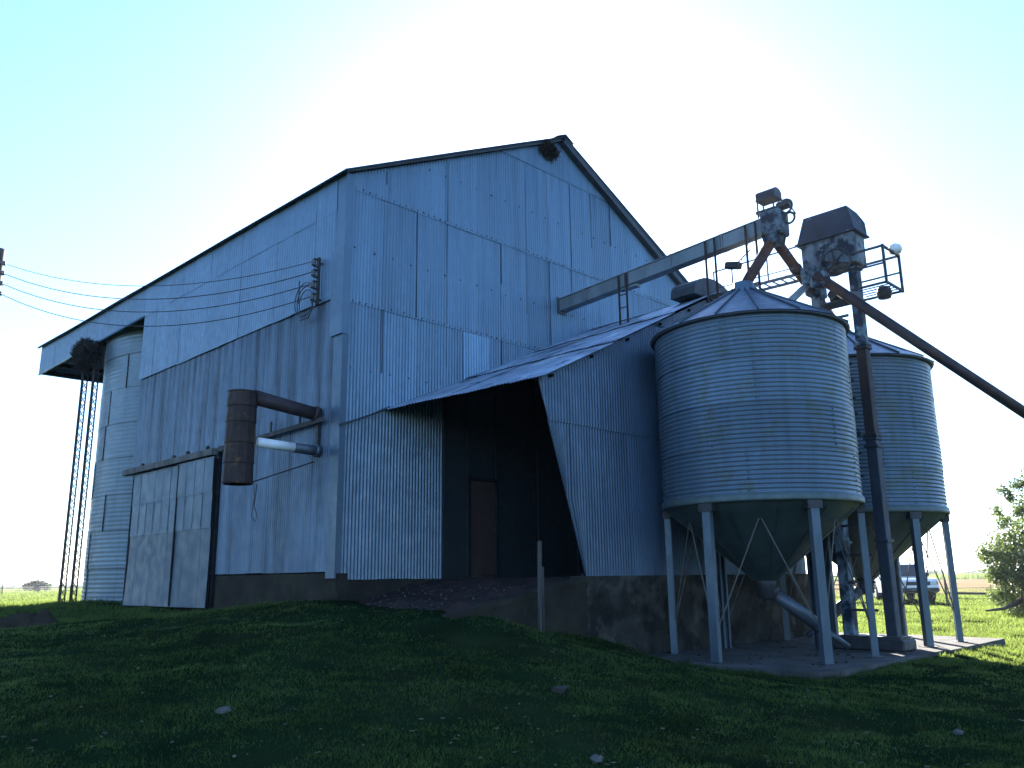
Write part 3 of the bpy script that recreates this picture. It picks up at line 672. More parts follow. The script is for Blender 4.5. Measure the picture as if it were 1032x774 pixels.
# ------------------------------------------------------------------ bucket elevator
be = thing('bucket_elevator', (7.7, -6.2, .24), 'tall bucket elevator with flaking blue head between the two hopper silos', 'grain elevator')
TX = 7.70
def trunkpiece(y, z0, z1, wx, wy, m, nm, par):
    mb = MB().box((TX, y, (z0+z1)/2), (wx, wy, z1-z0), bev=.012)
    for z in np.arange(z0+.02, z1, 1.78): mb.box((TX, y, z), (wx+.06, wy+.06, .05))
    mb.box((TX, y, z1-.025), (wx+.06, wy+.06, .05)); return mb.build(nm, m, par)
trunkpiece(-6.58, .4, 4.15, .23, .20, 'trunk', 'elevator_trunk', be)
u1 = trunkpiece(-6.58, 4.17, 5.95, .22, .19, 'trunkrust', 'elevator_trunk', be); MB; u1['label'] = 'brown rusty middle length of the front elevator trunk'
trunkpiece(-6.58, 5.97, 7.6, .21, .18, 'bluepaint', 'elevator_trunk', be)
trunkpiece(-5.78, .4, 7.6, .24, .20, 'bluepaint', 'elevator_trunk', be)
MB().box((TX, -6.2, .34), (.60, 1.30, .20), bev=.03).box((TX, -6.2, .46), (.46, 1.15, .06)).build('boot', 'steeldark', be)
hz = 7.55
mb = MB().box((7.72, -6.18, 7.98), (.56, 1.10, .66), bev=.02); mb.box((7.72, -5.74, 7.45), (.5, .26, .5), bev=.02)
head = mb.build('head_casing', 'bluepaint', be)
mb = MB(); b0 = [(7.41, -5.57, 8.31), (7.41, -6.79, 8.31), (8.03, -6.79, 8.31), (8.03, -5.57, 8.31)]; t0 = [(7.45, -5.74, 8.86), (7.45, -6.66, 8.86), (7.86, -6.70, 8.80), (7.86, -5.78, 8.80)]; s0 = [(8.02, -5.6, 8.62), (8.02, -6.77, 8.62)]
mb.add(b0+t0+s0, [(3, 2, 1, 0), (4, 5, 6, 7), (0, 1, 5, 4), (1, 2, 9, 6, 5), (2, 3, 8, 9), (9, 8, 7, 6), (3, 0, 4, 7, 8)])
mb.box((7.72, -6.18, 8.30), (.70, 1.28, .03)); mb.build('hood', 'hoodm', head)
wc = Vector((7.36, -6.36, 7.70)); mb = MB()
pts = [(wc.x, wc.y+.30*math.cos(a), wc.z+.28*math.sin(a)) for a in np.linspace(0, 2*math.pi, 33)]; mb.tube(pts, .020, 8, cap=False)
for k in range(6):
    a = k*math.pi/3+.3; mb.beam(wc, (wc.x, wc.y+.29*math.cos(a), wc.z+.29*math.sin(a)), .04, .02)
mb.tube([(wc.x-.06, wc.y, wc.z), (wc.x+.15, wc.y, wc.z)], .05, 12); mb.build('drive_wheel', 'steeldark', be, True)
mb = MB().box((7.62, -6.2, 7.05), (.26, .22, .2), bev=.04); mb.tube([(7.4, -6.2, 7.07), (7.62, -6.2, 7.07)], .09, 12); mb.box((7.66, -6.18, 6.93), (.4, .5, .04)); mb.build('motor', 'steeldark', be)
mb = MB()                                            # rungs and braces tying the trunks
for z in (5.62, 5.28, 4.93, 4.62, 4.30, 3.85, 3.42, 2.95, 2.5, 1.95, 1.45, .95): mb.beam((7.50, -6.42, z), (7.50, -5.90, z), .035, .045)
mb.beam((7.5, -6.45, 6.3), (7.5, -5.9, 5.9), .03, .03); mb.beam((7.5, -6.45, 6.6), (7.5, -5.9, 6.6), .04, .05); mb.beam((7.5, -6.45, 4.22), (7.5, -5.9, 4.22), .05, .08)
split_build(mb, 'rung', 'steeldark', be)
pf = MB(); y0, y1, x0, x1, zb_, zt, zm = -6.70, -7.28, 7.42, 8.22, 7.06, 7.80, 7.45
pf.box(((x0+x1)/2, (y0+y1)/2, zb_-.03), (x1-x0, y1-y0+0.0, .03)) if False else None
for z in (zb_, zt):
    pf.beam((x0, y0+.1, z), (x0, y1, z), .04, .04); pf.beam((x0, y1, z), (x1, y1, z), .04, .04); pf.beam((x1, y1, z), (x1, y0+.3, z), .04, .04)
pf.beam((x0, y0+.1, zm), (x0, y1, zm), .03, .03); pf.beam((x1, y1, zm), (x1, y0+.3, zm), .03, .03)
for (x, y) in ((x0, y1), (x1, y1), (x1, y0+.3)): pf.beam((x, y, zb_-.03), (x, y, zt+.03), .045, .045)
for k in range(5): pf.beam((x0+.1+k*.15, y0+.1, zb_+.03), (x0+.1+k*.15, y1, zb_+.03), .03, .015)
plat = pf.build('service_platform', 'steeldark', be)
mb = MB().lathe((8.02, -7.3, 7.80), [(.01, -.02), (.10, .0), (.135, .07), (.11, .15), (.05, .19), (.01, .2)], 16); mb.build('lamp', 'white', be, True)
mb = MB().lathe((8.0, -7.0, 6.98), [(.01, -.06), (.12, -.05), (.15, .05), (.12, .17), (.01, .2)], 14); mb.build('pulley_housing', 'steeldark', be, True)
mb = MB().box((7.30, -5.85, 7.52), (.30, .30, .36), bev=.02).box((7.26, -6.05, 7.38), (.3, .34, .3), bev=.03); mb.build('outlet_box', 'bluepaint', be)

def pipe(name, pts, r, m, label, collars=(), n=14):
    a = Vector(pts[0]); o = thing(name, pts[-1], label, 'grain pipe'); MB().tube(pts, r, n).build('pipe', m, o, True)
    mb = MB()
    P_ = [Vector(p) for p in pts]
    for t in collars:
        p = P_[-2].lerp(P_[-1], t); q = P_[-2].lerp(P_[-1], t+.02); mb.tube([p, q], r+.02, n)
    if collars: split_build(mb, 'collar', 'darkpipe', o, True)
    return o
pipe('grain_spout', [(6.22, -5.66, 8.10), (5.60, -5.42, 7.20), (5.51, -5.34, 7.0)], .105, 'rustpipe', 'short rusty pipe dropping from the conveyor end to the near silo top')
pipe('grain_spout', [(6.24, -5.66, 8.10), (9.62, -5.33, 7.02)], .105, 'rustpipe', 'rusty pipe from the conveyor end passing behind the elevator to the far silo', (.3,))
pipe('grain_spout', [(7.40, -5.80, 7.45), (6.4, -5.52, 6.62)], .075, 'trough', 'small grey pipe slanting from the elevator head down to the near silo roof')
a_, e_ = Vector((7.12, -6.02, 7.47)), Vector((8.85, -8.86, 4.50)); e2 = a_.lerp(e_, 1.30)
pipe('unloading_pipe', [a_, e2], .102, 'darkpipe', 'long dark pipe sloping from the elevator head out past the right edge', (.86,))

# ------------------------------------------------------------------ conveyor from the gable to the silos
cv = thing('grain_conveyor', (6.2, -3, 7.1), 'long grey enclosed conveyor reaching from the barn gable to above the near silo', 'conveyor')
ca, cb = Vector((6.2, -.04, 8.05)), Vector((6.2, -5.80, 8.40))
mb = MB().beam(ca, cb, .20, .27); mb.beam(ca+Vector((0, 0, .148)), cb+Vector((0, 0, .148)), .25, .02); mb.beam(ca-Vector((0, 0, .148)), cb-Vector((0, 0, .148)), .24, .02)
for t in (.14, .35, .36, .57, .78, .79): p = ca.lerp(cb, t); mb.box(p, (.26, .03, .33))
mb.box(ca+Vector((0, -.02, 0)), (.34, .03, .40), tint=-.6); mb.box(ca.lerp(cb, .36)-Vector((0, 0, .19)), (.16, .5, .06)); mb.build('trough', 'trough', cv)
eb = MB().box((6.2, -5.72, 8.36), (.40, .42, .52), bev=.03); eb.box((6.2, -5.68, 8.05), (.30, .28, .2), taper=1.25); eb.build('end_box', 'bluepaint', cv)
mb = MB()
for dx in (-.15, .15):
    for dy in (-.17, .17): mb.beam((6.2+dx*.8, -5.62+dy, 8.55), (6.2+dx*.8, -5.62+dy, 8.93), .025, .025)
mb.box((6.2, -5.62, 8.66), (.30, .42, .05)); mb.box((6.2, -5.64, 8.91), (.32, .42, .03)); mb.build('motor_stand', 'steeldark', cv)
pf_ = [(6.05, 8.92), (6.35, 8.92), (6.36, 9.02)]+[(6.2+.16*math.cos(a), 9.02+.10*math.sin(a)) for a in np.linspace(.2, math.pi-.2, 8)]+[(6.04, 9.02)]
MB().prism(pf_, 1, -5.84, -5.44).build('motor_cover', 'steeldark', cv)
mb = MB(); c0 = Vector((6.10, -6.02, 8.62))
mb.tube([(c0.x, c0.y+.14*math.cos(a), c0.z+.14*math.sin(a)) for a in np.linspace(0, 2*math.pi, 21)], .025, 6, cap=False)
mb.tube([(c0.x, c0.y-.06+.11*math.cos(a), c0.z-.26+.11*math.sin(a)) for a in np.linspace(0, 2*math.pi, 21)], .025, 6, cap=False)
mb.beam((6.10, -6.04, 8.76), (6.10, -6.22, 8.4), .03, .02); mb.beam((6.10, -5.89, 8.62), (6.10, -6.04, 8.3), .03, .02); mb.box((6.15, -5.96, 8.68), (.2, .25, .14), bev=.03); mb.build('chain_drive', 'steeldark', cv)
for (y, zb2) in ((-1.93, 7.0), (-4.22, 6.36), (-5.16, 6.72)):
    mb = MB(); z = ca.lerp(cb, (y-ca.y)/(cb.y-ca.y)).z+.12
    for dy in (0, -.22): mb.beam((6.04, y+dy, zb2), (6.04, y+dy, z), .035, .035)
    for k in range(3): mb.beam((6.04, y, zb2+.2+k*.3), (6.04, y-.22, zb2+.2+k*.3), .02, .02)
    mb.build('support_frame', 'rustdark', cv)
# catwalk to the elevator head with its lamp post
cw = thing('catwalk', (7.5, -4.5, 7.6), 'thin railed catwalk between the lean-to ridge and the elevator head', 'catwalk')
mb = MB()
for x in (7.35, 7.75): mb.beam((x, -3.3, 7.70), (x, -5.62, 7.66), .03, .06)
for k in range(12): mb.beam((7.35, -3.4-.19*k, 7.70), (7.75, -3.4-.19*k, 7.70), .03, .02)
mb.build('deck', 'steel', cw)
mb = MB(); mb.beam((7.35, -3.6, 8.24), (7.35, -5.62, 8.26), .025, .025); mb.beam((7.35, -3.4, 7.85), (7.35, -5.62, 7.82), .018, .018)
for y in (-3.6, -4.9): mb.beam((7.35, y, 7.7), (7.35, y, 8.25), .025, .025)
mb.build('railing', 'steel', cw)
fl = thing('floodlight', (6.35, -4.62, 6.6), 'small dark floodlight on a thin post above the near silo roof', 'floodlight')
MB().tube([(6.35, -4.62, 6.5), (6.35, -4.62, 7.78)], .016, 6).tube([(6.35, -4.62, 7.78), (6.2, -5.15, 8.0)], .012, 6).tube([(6.35, -4.62, 7.5), (6.2, -5.15, 8.2)], .006, 5).build('post', 'steeldark', fl)
MB().box((6.35, -4.66, 7.84), (.16, .34, .14), Matrix.Rotation(.25, 3, 'X'), bev=.02).build('lamp_head', 'steeldark', fl)

# ------------------------------------------------------------------ air
hm = bpy.data.materials.new('haze'); hm.use_nodes = True; hn = hm.node_tree; hn.nodes.remove(hn.nodes['Principled BSDF'])
pvn = hn.nodes.new('ShaderNodeVolumePrincipled'); pvn.inputs['Color'].default_value = (.9, .94, 1, 1); pvn.inputs['Density'].default_value = HAZE; pvn.inputs['Anisotropy'].default_value = .3
hn.links.new(pvn.outputs[0], hn.nodes['Material Output'].inputs['Volume'])
tag(MB().box((0, 0, 6), (9400, 9400, 16)).build('haze', hm), kind='stuff')

# ------------------------------------------------------------------ posts, stones, mound
gz0 = tz(1.28, -3.78)
wp = thing('wooden_post', (1.28, -3.78, gz0), 'weathered wooden post standing against the retaining wall of the ramp', 'post')
MB().box((1.28, -3.78, gz0+.62), (.055, .055, 1.46), Matrix.Rotation(.02, 3, 'Y'), bev=.008).build('upright', 'timber', wp)
MB().beam((1.38, -3.74, gz0), (1.42, -3.72, gz0+.95), .04, .02).beam((1.22, -3.82, gz0), (1.22, -3.83, gz0+.72), .035, .02).build('batten', 'timber', wp)
def rock(c, r, label, m='stone', seed=0, name='stone', cat='stone'):
    rg = random.Random(seed); mb = MB(); vs = []; fs = []; n = 8
    for i in range(1, 5):
        for k in range(n):
            th = math.pi*i/5; a = 2*math.pi*k/n; q = 1+rg.uniform(-.22, .22); vs.append((c[0]+r[0]*q*math.sin(th)*math.cos(a), c[1]+r[1]*q*math.sin(th)*math.sin(a), c[2]+r[2]*q*math.cos(th)))
    fs = [(i*n+k, i*n+(k+1) % n, (i+1)*n+(k+1) % n, (i+1)*n+k) for i in range(3) for k in range(n)]+[tuple(range(n))[::-1], tuple(range(24, 32))]
    o = mb.add(vs, fs).build(name, m); c = Vector(c)
    for v in o.data.vertices: v.co -= c
    o.location = c; tag(o, label, cat); return o
def gpt(px, py):                       # ground point seen at a photo pixel (used once to read positions off the photograph)
    d = cR*((px-516)/848)-cU*((py-387)/848)+cF; t = 2.0
    for _ in range(400):
        p = CAM+d*t
        if p.z <= tz(p.x, p.y): break
        t += .05 if t < 25 else .3
    return p
for k, (px, py, r, lab) in enumerate([(225, 719, .075, 'fist sized pale stone lying in the shaded grass at lower left'), (601, 768, .06, 'small pale stone at the bottom edge of the grass'),
                                      (966, 741, .06, 'pale stone in the shaded grass at the lower right'), (318, 597, .06, 'small pale stone by the barn corner plinth')]):
    p = gpt(px, py); rock((p.x, p.y, p.z+.02), (r, r*.8, r*.55), lab, seed=k)
p = gpt(803, 676); rock((p.x, p.y, p.z+.03), (.06, .06, .05), 'small dark clod on the edge of the concrete slab', 'soil', 8, 'clod', 'clod')
p = gpt(12, 634); q_ = np.linspace(-1, 1, 41); QX, QY = np.meshgrid(q_, q_, indexing='ij'); rr_ = np.hypot(QX, QY)
ex_ = np.array([.7071, -.7071]); wx = QX*1.15*ex_[0]+QY*.5*.7071; wy = QX*1.15*ex_[1]+QY*.5*.7071
hz_ = .30*np.clip(1-rr_**2, 0, 1)**.7*(.45+1.1*vnoise(QX*4+3, QY*3))+.10*(vnoise(QX*11, QY*8+2)-.5)*(rr_ < .95)-.05
b_ = (np.arange(40)[:, None]*41+np.arange(40)[None, :]).ravel()
o = npmesh('soil_mound', np.c_[wx.ravel(), wy.ravel(), hz_.ravel()], np.c_[b_, b_+41, b_+42, b_+1], 'soil'); o.location = (p.x, p.y, p.z); tag(o, 'low mound of dark soil in the grass at far left', 'mound')
n = 60; mb = MB()
for k in range(n):
    x, y = RNG.uniform(3.8, 8.8), RNG.uniform(-7.0, -3.9); s_ = RNG.uniform(.01, .045); mb.box((x, y, .24+s_*.3), (s_*1.5, s_, s_*.8), Matrix.Rotation(RNG.uniform(0, 3), 3, 'Z'), tint=RNG.uniform(-.5, .5), taper=.6)
tag(mb.build('debris', 'soil'), kind='stuff')
p = gpt(565, 697); MB().box((p.x, p.y, p.z+.03), (.26, .13, .06), Matrix.Rotation(.5, 3, 'Z'), bev=.01)
o = MB().box((0, 0, 0), (.26, .13, .06), Matrix.Rotation(.5, 3, 'Z'), bev=.01).build('brick', 'rustdark'); o.location = (p.x, p.y, p.z+.02); tag(o, 'dark reddish brick lying in the grass before the slab', 'brick')
# rubble and pale litter
n = 300; X = RNG.uniform(-1.2, 1.8, n); Y = RNG.uniform(-3.2, -.3, n)-(0); Z = 1.0+.6*np.clip((X+.9)/3.3, 0, 1)**.9; mb = MB()
for x, y, z in zip(X, Y, Z):
    s_ = RNG.uniform(.008, .026); mb.box((x, y, z+.02), (s_*1.4, s_, s_), Matrix.Rotation(RNG.uniform(0, 3), 3, 'Z'), tint=RNG.uniform(-.85, -.2), taper=.6)
tag(mb.build('rubble', 'stone'), kind='stuff')

# ------------------------------------------------------------------ grass
def field_ok(x, y):
    bad = ((x > 3.4)&(x < 12.0)&(y > -7.25)&(y < -3.4))|((x > -.05)&(x < 12.4)&(y > -.05)&(y < 9.6))|((x > -.5)&(x < 10.8)&(y > WY-.08)&(y < 0))|((x-3.42)**2+(y-12.3)**2 < 3.35**2)
    bad |= (x > -.45)&(x < 12)&(y > -3.6)&(y < -.02)
    return ~bad
def grass(name, n, dmin, dmax, h, wd, m, rlo=-.72, rhi=.72):
    d = dmin*(dmax/dmin)**RNG.random(n); r = RNG.uniform(rlo, rhi, n); s = math.sqrt(.5)
    x = CAM.x+(r*d+d)*s; y = CAM.y+(-r*d+d)*s
    k = field_ok(x, y); cl = vnoise(x*1.3+3, y*1.3)*.6+vnoise(x*4.1, y*4.1+7)*.4
    k &= RNG.random(n) < np.clip((cl-.20)*3.2, .10, 1)
    x, y, d, cl = x[k], y[k], d[k], cl[k]; n = len(x); z = terrain(x, y)-.005
    a = RNG.uniform(0, 2*np.pi, n); sc = np.clip(d/9, .8, 3.2)*np.clip(d/45, 1, 5)
    hh = h*RNG.uniform(.4, 1.25, n)*(.45+1.1*cl)*np.clip(d/14, .9, 1.5); ww = wd*sc*RNG.uniform(.7, 1.3, n)
    ln = RNG.uniform(.2, 1.2, n)*hh; b = RNG.uniform(0, 2*np.pi, n)
    p0 = np.c_[x-np.cos(a)*ww, y-np.sin(a)*ww, z]; p1 = np.c_[x+np.cos(a)*ww, y+np.sin(a)*ww, z]; p2 = np.c_[x+np.cos(b)*ln, y+np.sin(b)*ln, z+hh]
    V = np.stack([p0, p1, p2], 1).reshape(-1, 3); t = np.repeat(RNG.normal(0, .16, n)+(cl-.5)*.15, 3)
    dry = np.repeat(RNG.random(n) < .0, 3)
    return tag(npmesh(name, V, np.arange(3*n).reshape(-1, 3), m, t), kind='stuff')
grass('short_grass', 400000, 4.2, 32, .040, .0036, 'blade')
grass('sunlit_grass', 170000, 13, 60, .06, .0050, 'blade', .33, .72)
grass('sunlit_grass', 60000, 16, 60, .06, .0050, 'blade', -.72, -.42)
grass('sunlit_grass', 60000, 55, 240, .09, .0060, 'blade', -.72, -.42)
# coarse tufts at lower right and along walls
V = []; F = []; T = []
spots = [(597, 742), (655, 752), (800, 740), (690, 727), (805, 700), (860, 716), (985, 722), (1010, 690), (930, 735), (535, 752), (700, 764), (770, 760), (880, 745), (1015, 745), (505, 770), (620, 725), (745, 700),
         (385, 604), (350, 606), (690, 669), (712, 674), (738, 678), (765, 681), (795, 684), (820, 687), (848, 684), (872, 678), (900, 671), (930, 663), (962, 660), (300, 610), (240, 616), (420, 606), (600, 648), (575, 641), (640, 657), (400, 660), (150, 640), (90, 650), (250, 690), (120, 720)]
for (px, py) in spots:
    p = gpt(px, py); rt_ = random.uniform(.12, .28)
    for k in range(130):
        a = random.uniform(0, 6.28); q = rt_*math.sqrt(random.random()); x, y = p.x+q*math.cos(a), p.y+q*math.sin(a); z = tz(x, y)-.02
        hh = random.uniform(.05, .15)*(1.3-q/rt_); b = random.uniform(0, 6.28); wv = .005; ln = hh*random.uniform(.3, 1.1); o = len(V)
        V += [(x-wv*math.cos(b+1.57), y-wv*math.sin(b+1.57), z), (x+wv*math.cos(b+1.57), y+wv*math.sin(b+1.57), z), (x+ln*math.cos(b), y+ln*math.sin(b), z+hh)]; F.append((o, o+1, o+2)); T += [random.uniform(-.4, .3)]*3
tag(npmesh('coarse_grass', np.array(V), np.array(F), 'tuft', np.array(T)), kind='stuff')
# dry leaves and pale chips in the turf
n = 420; d = 5*(17/5)**RNG.random(n); r = RNG.uniform(-.62, .62, n); s_ = math.sqrt(.5); x = CAM.x+(r*d+d)*s_; y = CAM.y+(-r*d+d)*s_; k = field_ok(x, y); x, y = x[k], y[k]; z = terrain(x, y); mb = MB()
for a, b, c in zip(x, y, z):
    L_ = RNG.uniform(.006, .030); mb.box((a, b, c+.018), (L_*1.5, L_*.6, .006), Matrix.Rotation(RNG.uniform(0, 6), 3, 'Z') @ Matrix.Rotation(RNG.uniform(-.5, .5), 3, 'X'), tint=RNG.uniform(-.5, .5))
tag(mb.build('fallen_leaves', 'dryleaf'), kind='stuff')

# ------------------------------------------------------------------ trees
def leaf_cloud(clumps, n, size, seed, flat=.8):
    rg = np.random.default_rng(seed); V = []; T = []
    wts = np.array([c[3]**2 for c in clumps]); wts = wts/wts.sum()
    for (cx, cy, cz, r), wt in zip(clumps, wts):
        m_ = max(8, int(n*wt)); d = rg.normal(size=(m_, 3)); d /= np.linalg.norm(d, axis=1)[:, None]; q = r*rg.random(m_)**.45*(1+.35*np.sin(d[:, 0]*5+cx)*np.cos(d[:, 1]*4+cz))
        p = np.array([cx, cy, cz])+d*q[:, None]*np.array([1, 1, flat])
        u = rg.normal(size=(m_, 3)); u /= np.linalg.norm(u, axis=1)[:, None]; v = np.cross(u, rg.normal(size=(m_, 3))); v /= np.linalg.norm(v, axis=1)[:, None]
        s = size*rg.uniform(.6, 1.4, m_)[:, None]
        V.append(np.stack([p-u*s, p-v*s*.45, p+u*s, p+v*s*.45], 1).reshape(-1, 3)); T.append(np.repeat(rg.normal(rg.normal(0, .15), .15, m_), 4))
    V = np.concatenate(V); return V, np.arange(len(V)).reshape(-1, 4), np.concatenate(T)
def tree(name, base, clumps, n, size, seed, label, cat, lm='leaf', stems=5, sr=.09):
    t = thing(name, base, label, cat); B = Vector(base); V, F, T = leaf_cloud(clumps, n, size, seed)
    npmesh('crown', V-np.array(base), F, lm, T, t)
    rg = random.Random(seed); mb = MB(); cs = sorted(clumps, key=lambda c: -c[3])
    for k, c in enumerate(cs[:stems]):
        e = Vector(c[:3]); m1 = B.lerp(e, .5)+Vector((rg.uniform(-.2, .2), rg.uniform(-.2, .2), .1)); mb.tube([B+Vector((rg.uniform(-.15, .15), rg.uniform(-.15, .15), -.1)), m1, e], [sr, sr*.6, sr*.2], 7)
    mb.build('trunk', 'bark', t, True); return t
def at(px, depth, z):                  # ground position under a photo column at a depth
    q = view_pt((px-516)/869, depth); return (q[0], q[1], z)
bc = Vector(at(1050, 27.5, .38)); vr = world_dir(1, 0, 0); vf = world_dir(0, 1, 0)
def cl(dx, dy, z, r): p = bc+vr*dx+vf*dy; return (p.x, p.y, z, r)
tree('willow_bush', bc, [cl(-1.3, 0, 1.9, .75), cl(-.7, .3, 2.4, .9), cl(-.9, -.3, 1.3, .8), cl(.1, .2, 2.9, 1.0), cl(0, -.3, 1.7, 1.1), cl(.8, 0, 3.3, 1.1), cl(-1.75, .1, 2.2, .35), cl(-.2, .0, 3.75, .5), cl(-.75, 0, 3.95, .22), cl(-1.0, .1, 3.2, .3), cl(1.2, .4, 2.2, 1.2), cl(-.5, .2, .8, .7), cl(.8, -.2, .9, .9), cl(1.4, 0, 4.1, .7), cl(-1.55, -.1, 1.5, .4), cl(-.45, .1, 3.5, .25), cl(-.9, .1, 4.2, .28), cl(-1.25, 0, 3.55, .22), cl(.3, 0, 4.5, .6), cl(-.3, .2, 4.4, .3), cl(-1.45, .1, .9, .45), cl(-.9, .2, .5, .55), cl(.3, .3, 1.0, .9)],
     34000, .055, 3, 'grey green willow-like bush standing at the right edge beyond the fence', 'bush')
lg = tag(MB().tube([at(985, 27, .45), at(1003, 26.6, .52), at(1022, 27.2, .75)], [.03, .05, .09], 8).build('fallen_branch', 'bark', None, True), 'grey fallen branch on the grass below the bush', 'branch')
fb = Vector(at(36, 150, .55))
tree('far_bush', fb, [(fb.x+dx*vr.x, fb.y+dx*vr.y, z, r) for dx, z, r in ((-1.6, 1.3, .9), (0, 1.5, 1.1), (1.6, 1.2, .9), (-.5, 1.8, .7), (.8, 1.7, .7))], 1600, .22, 6, 'small dark rounded bush on the far left horizon', 'bush', 'farleaf', 3)
V, F, T = [], [], []
cl_ = []
rg = random.Random(9)
for k in range(44):
    px = 845+k*2.3+rg.uniform(-1, 1); q = at(px if px < 926 else px, 290+rg.uniform(-12, 12), .55); h = rg.uniform(3.0, 6.2)*(1 if px < 922 else .45); cl_.append((q[0], q[1], h*.55, h*.5))
for k in range(60):
    px = 850+k*3.4; q = at(px, 420+rg.uniform(-30, 30), .55); h = rg.uniform(1.5, 3.4); cl_.append((q[0], q[1], h*.55, h*.6))
for k in range(60):
    px = -120+k*3.2; q = at(px, 520+rg.uniform(-30, 30), .55); h = rg.uniform(1, 2.2); cl_.append((q[0], q[1], h*.5, h*.6))
V, F, T = leaf_cloud(cl_, 16000, .38, 4, .95)
tag(npmesh('distant_woodland', V, F, 'farleaf', T), kind='stuff')
n = 12000; r = RNG.uniform(.3, .75, n); d = RNG.uniform(150, 185, n); s_ = math.sqrt(.5); x = CAM.x+(r*d+d)*s_; y = CAM.y+(-r*d+d)*s_; h = RNG.uniform(.4, 1.2, n); a = RNG.uniform(0, 6.28, n); q = .1
V = np.stack([np.c_[x-q*np.cos(a), y-q*np.sin(a), 0*x+.5], np.c_[x+q*np.cos(a), y+q*np.sin(a), 0*x+.5], np.c_[x+RNG.normal(0, .2, n), y, h+.5]], 1).reshape(-1, 3)
tag(npmesh('tall_grass', V, np.arange(3*n).reshape(-1, 3), 'tallgrass', np.repeat(RNG.normal(0, .2, n), 3)), kind='stuff')

# ------------------------------------------------------------------ fences
def fence(pts, label, h=1.15, step=3.2, pr=.05, wires=4, wr=.008, rail=False):
    o = thing('wire_fence', pts[0], label, 'fence'); A, B = Vector(pts[0]), Vector(pts[1]); n = max(2, int((B-A).length/step)); ps = []
    for k in range(n+1):
        p = A.lerp(B, k/n); p.z = tz(p.x, p.y); ps.append(p); MB().tube([p, p+Vector((0, 0, h*random.uniform(.9, 1.1)))], pr, 7).build('post', 'timber', o)
    mb = MB()
    for w_ in range(wires): mb.tube([p+Vector((0, 0, h*(.25+.22*w_))) for p in ps], wr, 5, cap=False)
    mb.build('wire', 'wire', o)
    if rail:
        mb = MB(); mb.beam(ps[0]+Vector((0, 0, .5)), ps[1]+Vector((0, 0, .42)), .05, .09); mb.build('rail', 'timber', o)
    return o
fence((at(948, 37, .45), at(1090, 33, .45)), 'wire and post fence running behind the bush at right', 1.0, 1.9, .045, 3, .008, True)
fence((at(830, 52, .5), at(880, 49, .5)), 'dark railed fence glimpsed between the silo legs', 1.1, 2.2, .06, 4, .03)
fence((at(-40, 100, .55), at(70, 120, .55)), 'distant wire fence along the far left field', 1.2, 5.5, .07, 3, .012)

# ------------------------------------------------------------------ pickup truck
tb = Vector(at(905, 40, 0)); tb.z = tz(tb.x, tb.y)
tk = thing('pickup_truck', tb, 'white pickup truck with dark windscreen parked on the grass beyond the silos', 'pickup truck')
toc = (Vector((CAM.x, CAM.y, 0))-Vector((tb.x, tb.y, 0))).normalized(); ht = math.atan2(toc.y, toc.x)+R(17)     # heading: towards the camera, a little to the right
fx_ = Vector((math.cos(ht), math.sin(ht), 0)); lx_ = Vector((-math.sin(ht), math.cos(ht), 0)); TR = Matrix((fx_, lx_, Vector((0, 0, 1)))).transposed()
def tp(a, b, c): return tb+TR @ Vector((a, b, c))
def tprism(prof, hw, hw2=None):        # side profile (x forward, z) swept across the body, narrower towards the roof if hw2 is given
    mb = MB(); n = len(prof); zt_ = max(p[1] for p in prof); zl = min(p[1] for p in prof); vs = []
    for sg in (-1, 1):
        for (x, z) in prof:
            k = hw if hw2 is None else hw+(hw2-hw)*(z-zl)/(zt_-zl); vs.append(tp(x, sg*k, z))
    return mb.add(vs, [tuple(range(n)), tuple(range(n, 2*n))[::-1]]+[(i, n+i, n+(i+1) % n, (i+1) % n) for i in range(n)])
arch = lambda xc, r=.40: [(xc+r*math.cos(a), .40+r*math.sin(a)) for a in np.linspace(math.pi, 0, 9)]
lower = [(-2.25, .48)]+arch(-1.35)+[(.9, .42)][:0]+arch(1.38)+[(2.1, .45), (2.2, .62), (2.18, .92), (2.05, 1.02), (.95, 1.08), (-.75, 1.06), (-2.28, 1.04)]
tprism(lower, .84).build('body', 'carpaint', tk)
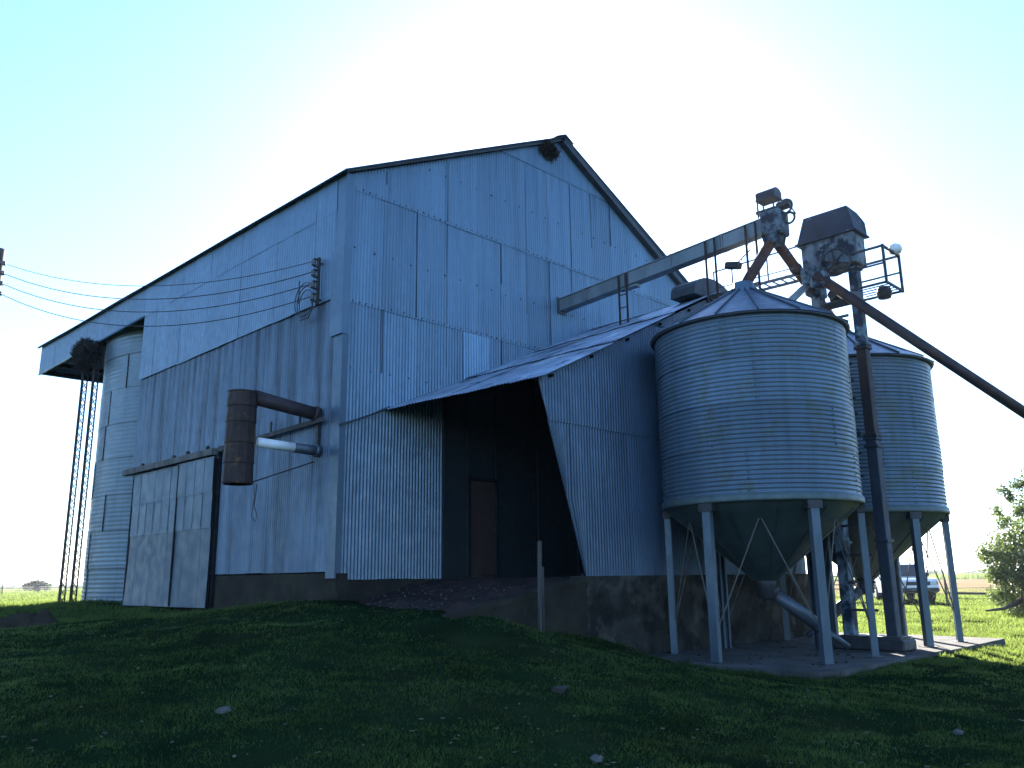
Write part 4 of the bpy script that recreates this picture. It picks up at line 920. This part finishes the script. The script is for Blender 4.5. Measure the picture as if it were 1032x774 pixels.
cab = tprism([(.98, 1.06), (.30, 1.66), (.1, 1.72), (-.62, 1.72), (-.80, 1.62), (-.86, 1.05)], .82, .68).build('cab', 'carpaint', tk)
mb = MB(); mb.add([tp(.93, -.70, 1.115), tp(.93, .70, 1.115), tp(.36, .60, 1.635), tp(.36, -.60, 1.635)], [(0, 1, 2, 3)]); 
for v in range(4): q = Vector(mb.v[v])+fx_*.03+Vector((0, 0, .02)); mb.v[v] = tuple(q)
mb.build('windscreen', 'glass', cab)
for sg in (-1, 1):
    mb = MB(); mb.add([tp(.70, sg*.835, 1.12), tp(-.70, sg*.835, 1.12), tp(-.66, sg*.735, 1.60), tp(.26, sg*.735, 1.60)], [(0, 1, 2, 3)]); mb.build('side_window', 'glass', cab)
    MB().box(tp(.62, sg*.93, 1.20), (.08, .16, .14), TR, bev=.02).build('wing_mirror', 'plastic', tk)
MB().box(tp(2.195, 0, .83), (.04, 1.0, .16), TR, bev=.01).build('grille', 'plastic', tk)
MB().box(tp(2.25, 0, .56), (.14, 1.66, .17), TR, bev=.04).build('bumper', 'plastic', tk)
for sg in (-1, 1):
    MB().box(tp(2.19, sg*.64, .84), (.05, .24, .16), TR, bev=.02).build('headlight', 'lamp', tk); MB().box(tp(2.16, sg*.795, .84), (.06, .07, .15), TR, bev=.01).build('indicator', 'orange', tk)
MB().box(tp(-1.5, 0, 1.03), (1.36, 1.5, .03), TR).build('bed_liner', 'plastic', tk)
MB().beam(tp(-.95, -.7, 1.05), tp(-.95, -.7, 1.5), .05, .05).beam(tp(-.95, .7, 1.05), tp(-.95, .7, 1.5), .05, .05).beam(tp(-.95, -.7, 1.5), tp(-.95, .7, 1.5), .05, .05).build('roll_bar', 'carpaint', tk)
for x in (-1.35, 1.38):
    for sg in (-1, 1):
        wl_ = MB().tube([tp(x, sg*.62, .34), tp(x, sg*.65, .34), tp(x, sg*.82, .34), tp(x, sg*.85, .34)], [.30, .34, .34, .30], 20).build('wheel', 'rubber', tk)
        MB().tube([tp(x, sg*.80, .34), tp(x, sg*.862, .34)], [.21, .18], 16).build('rim', 'chrome', wl_)
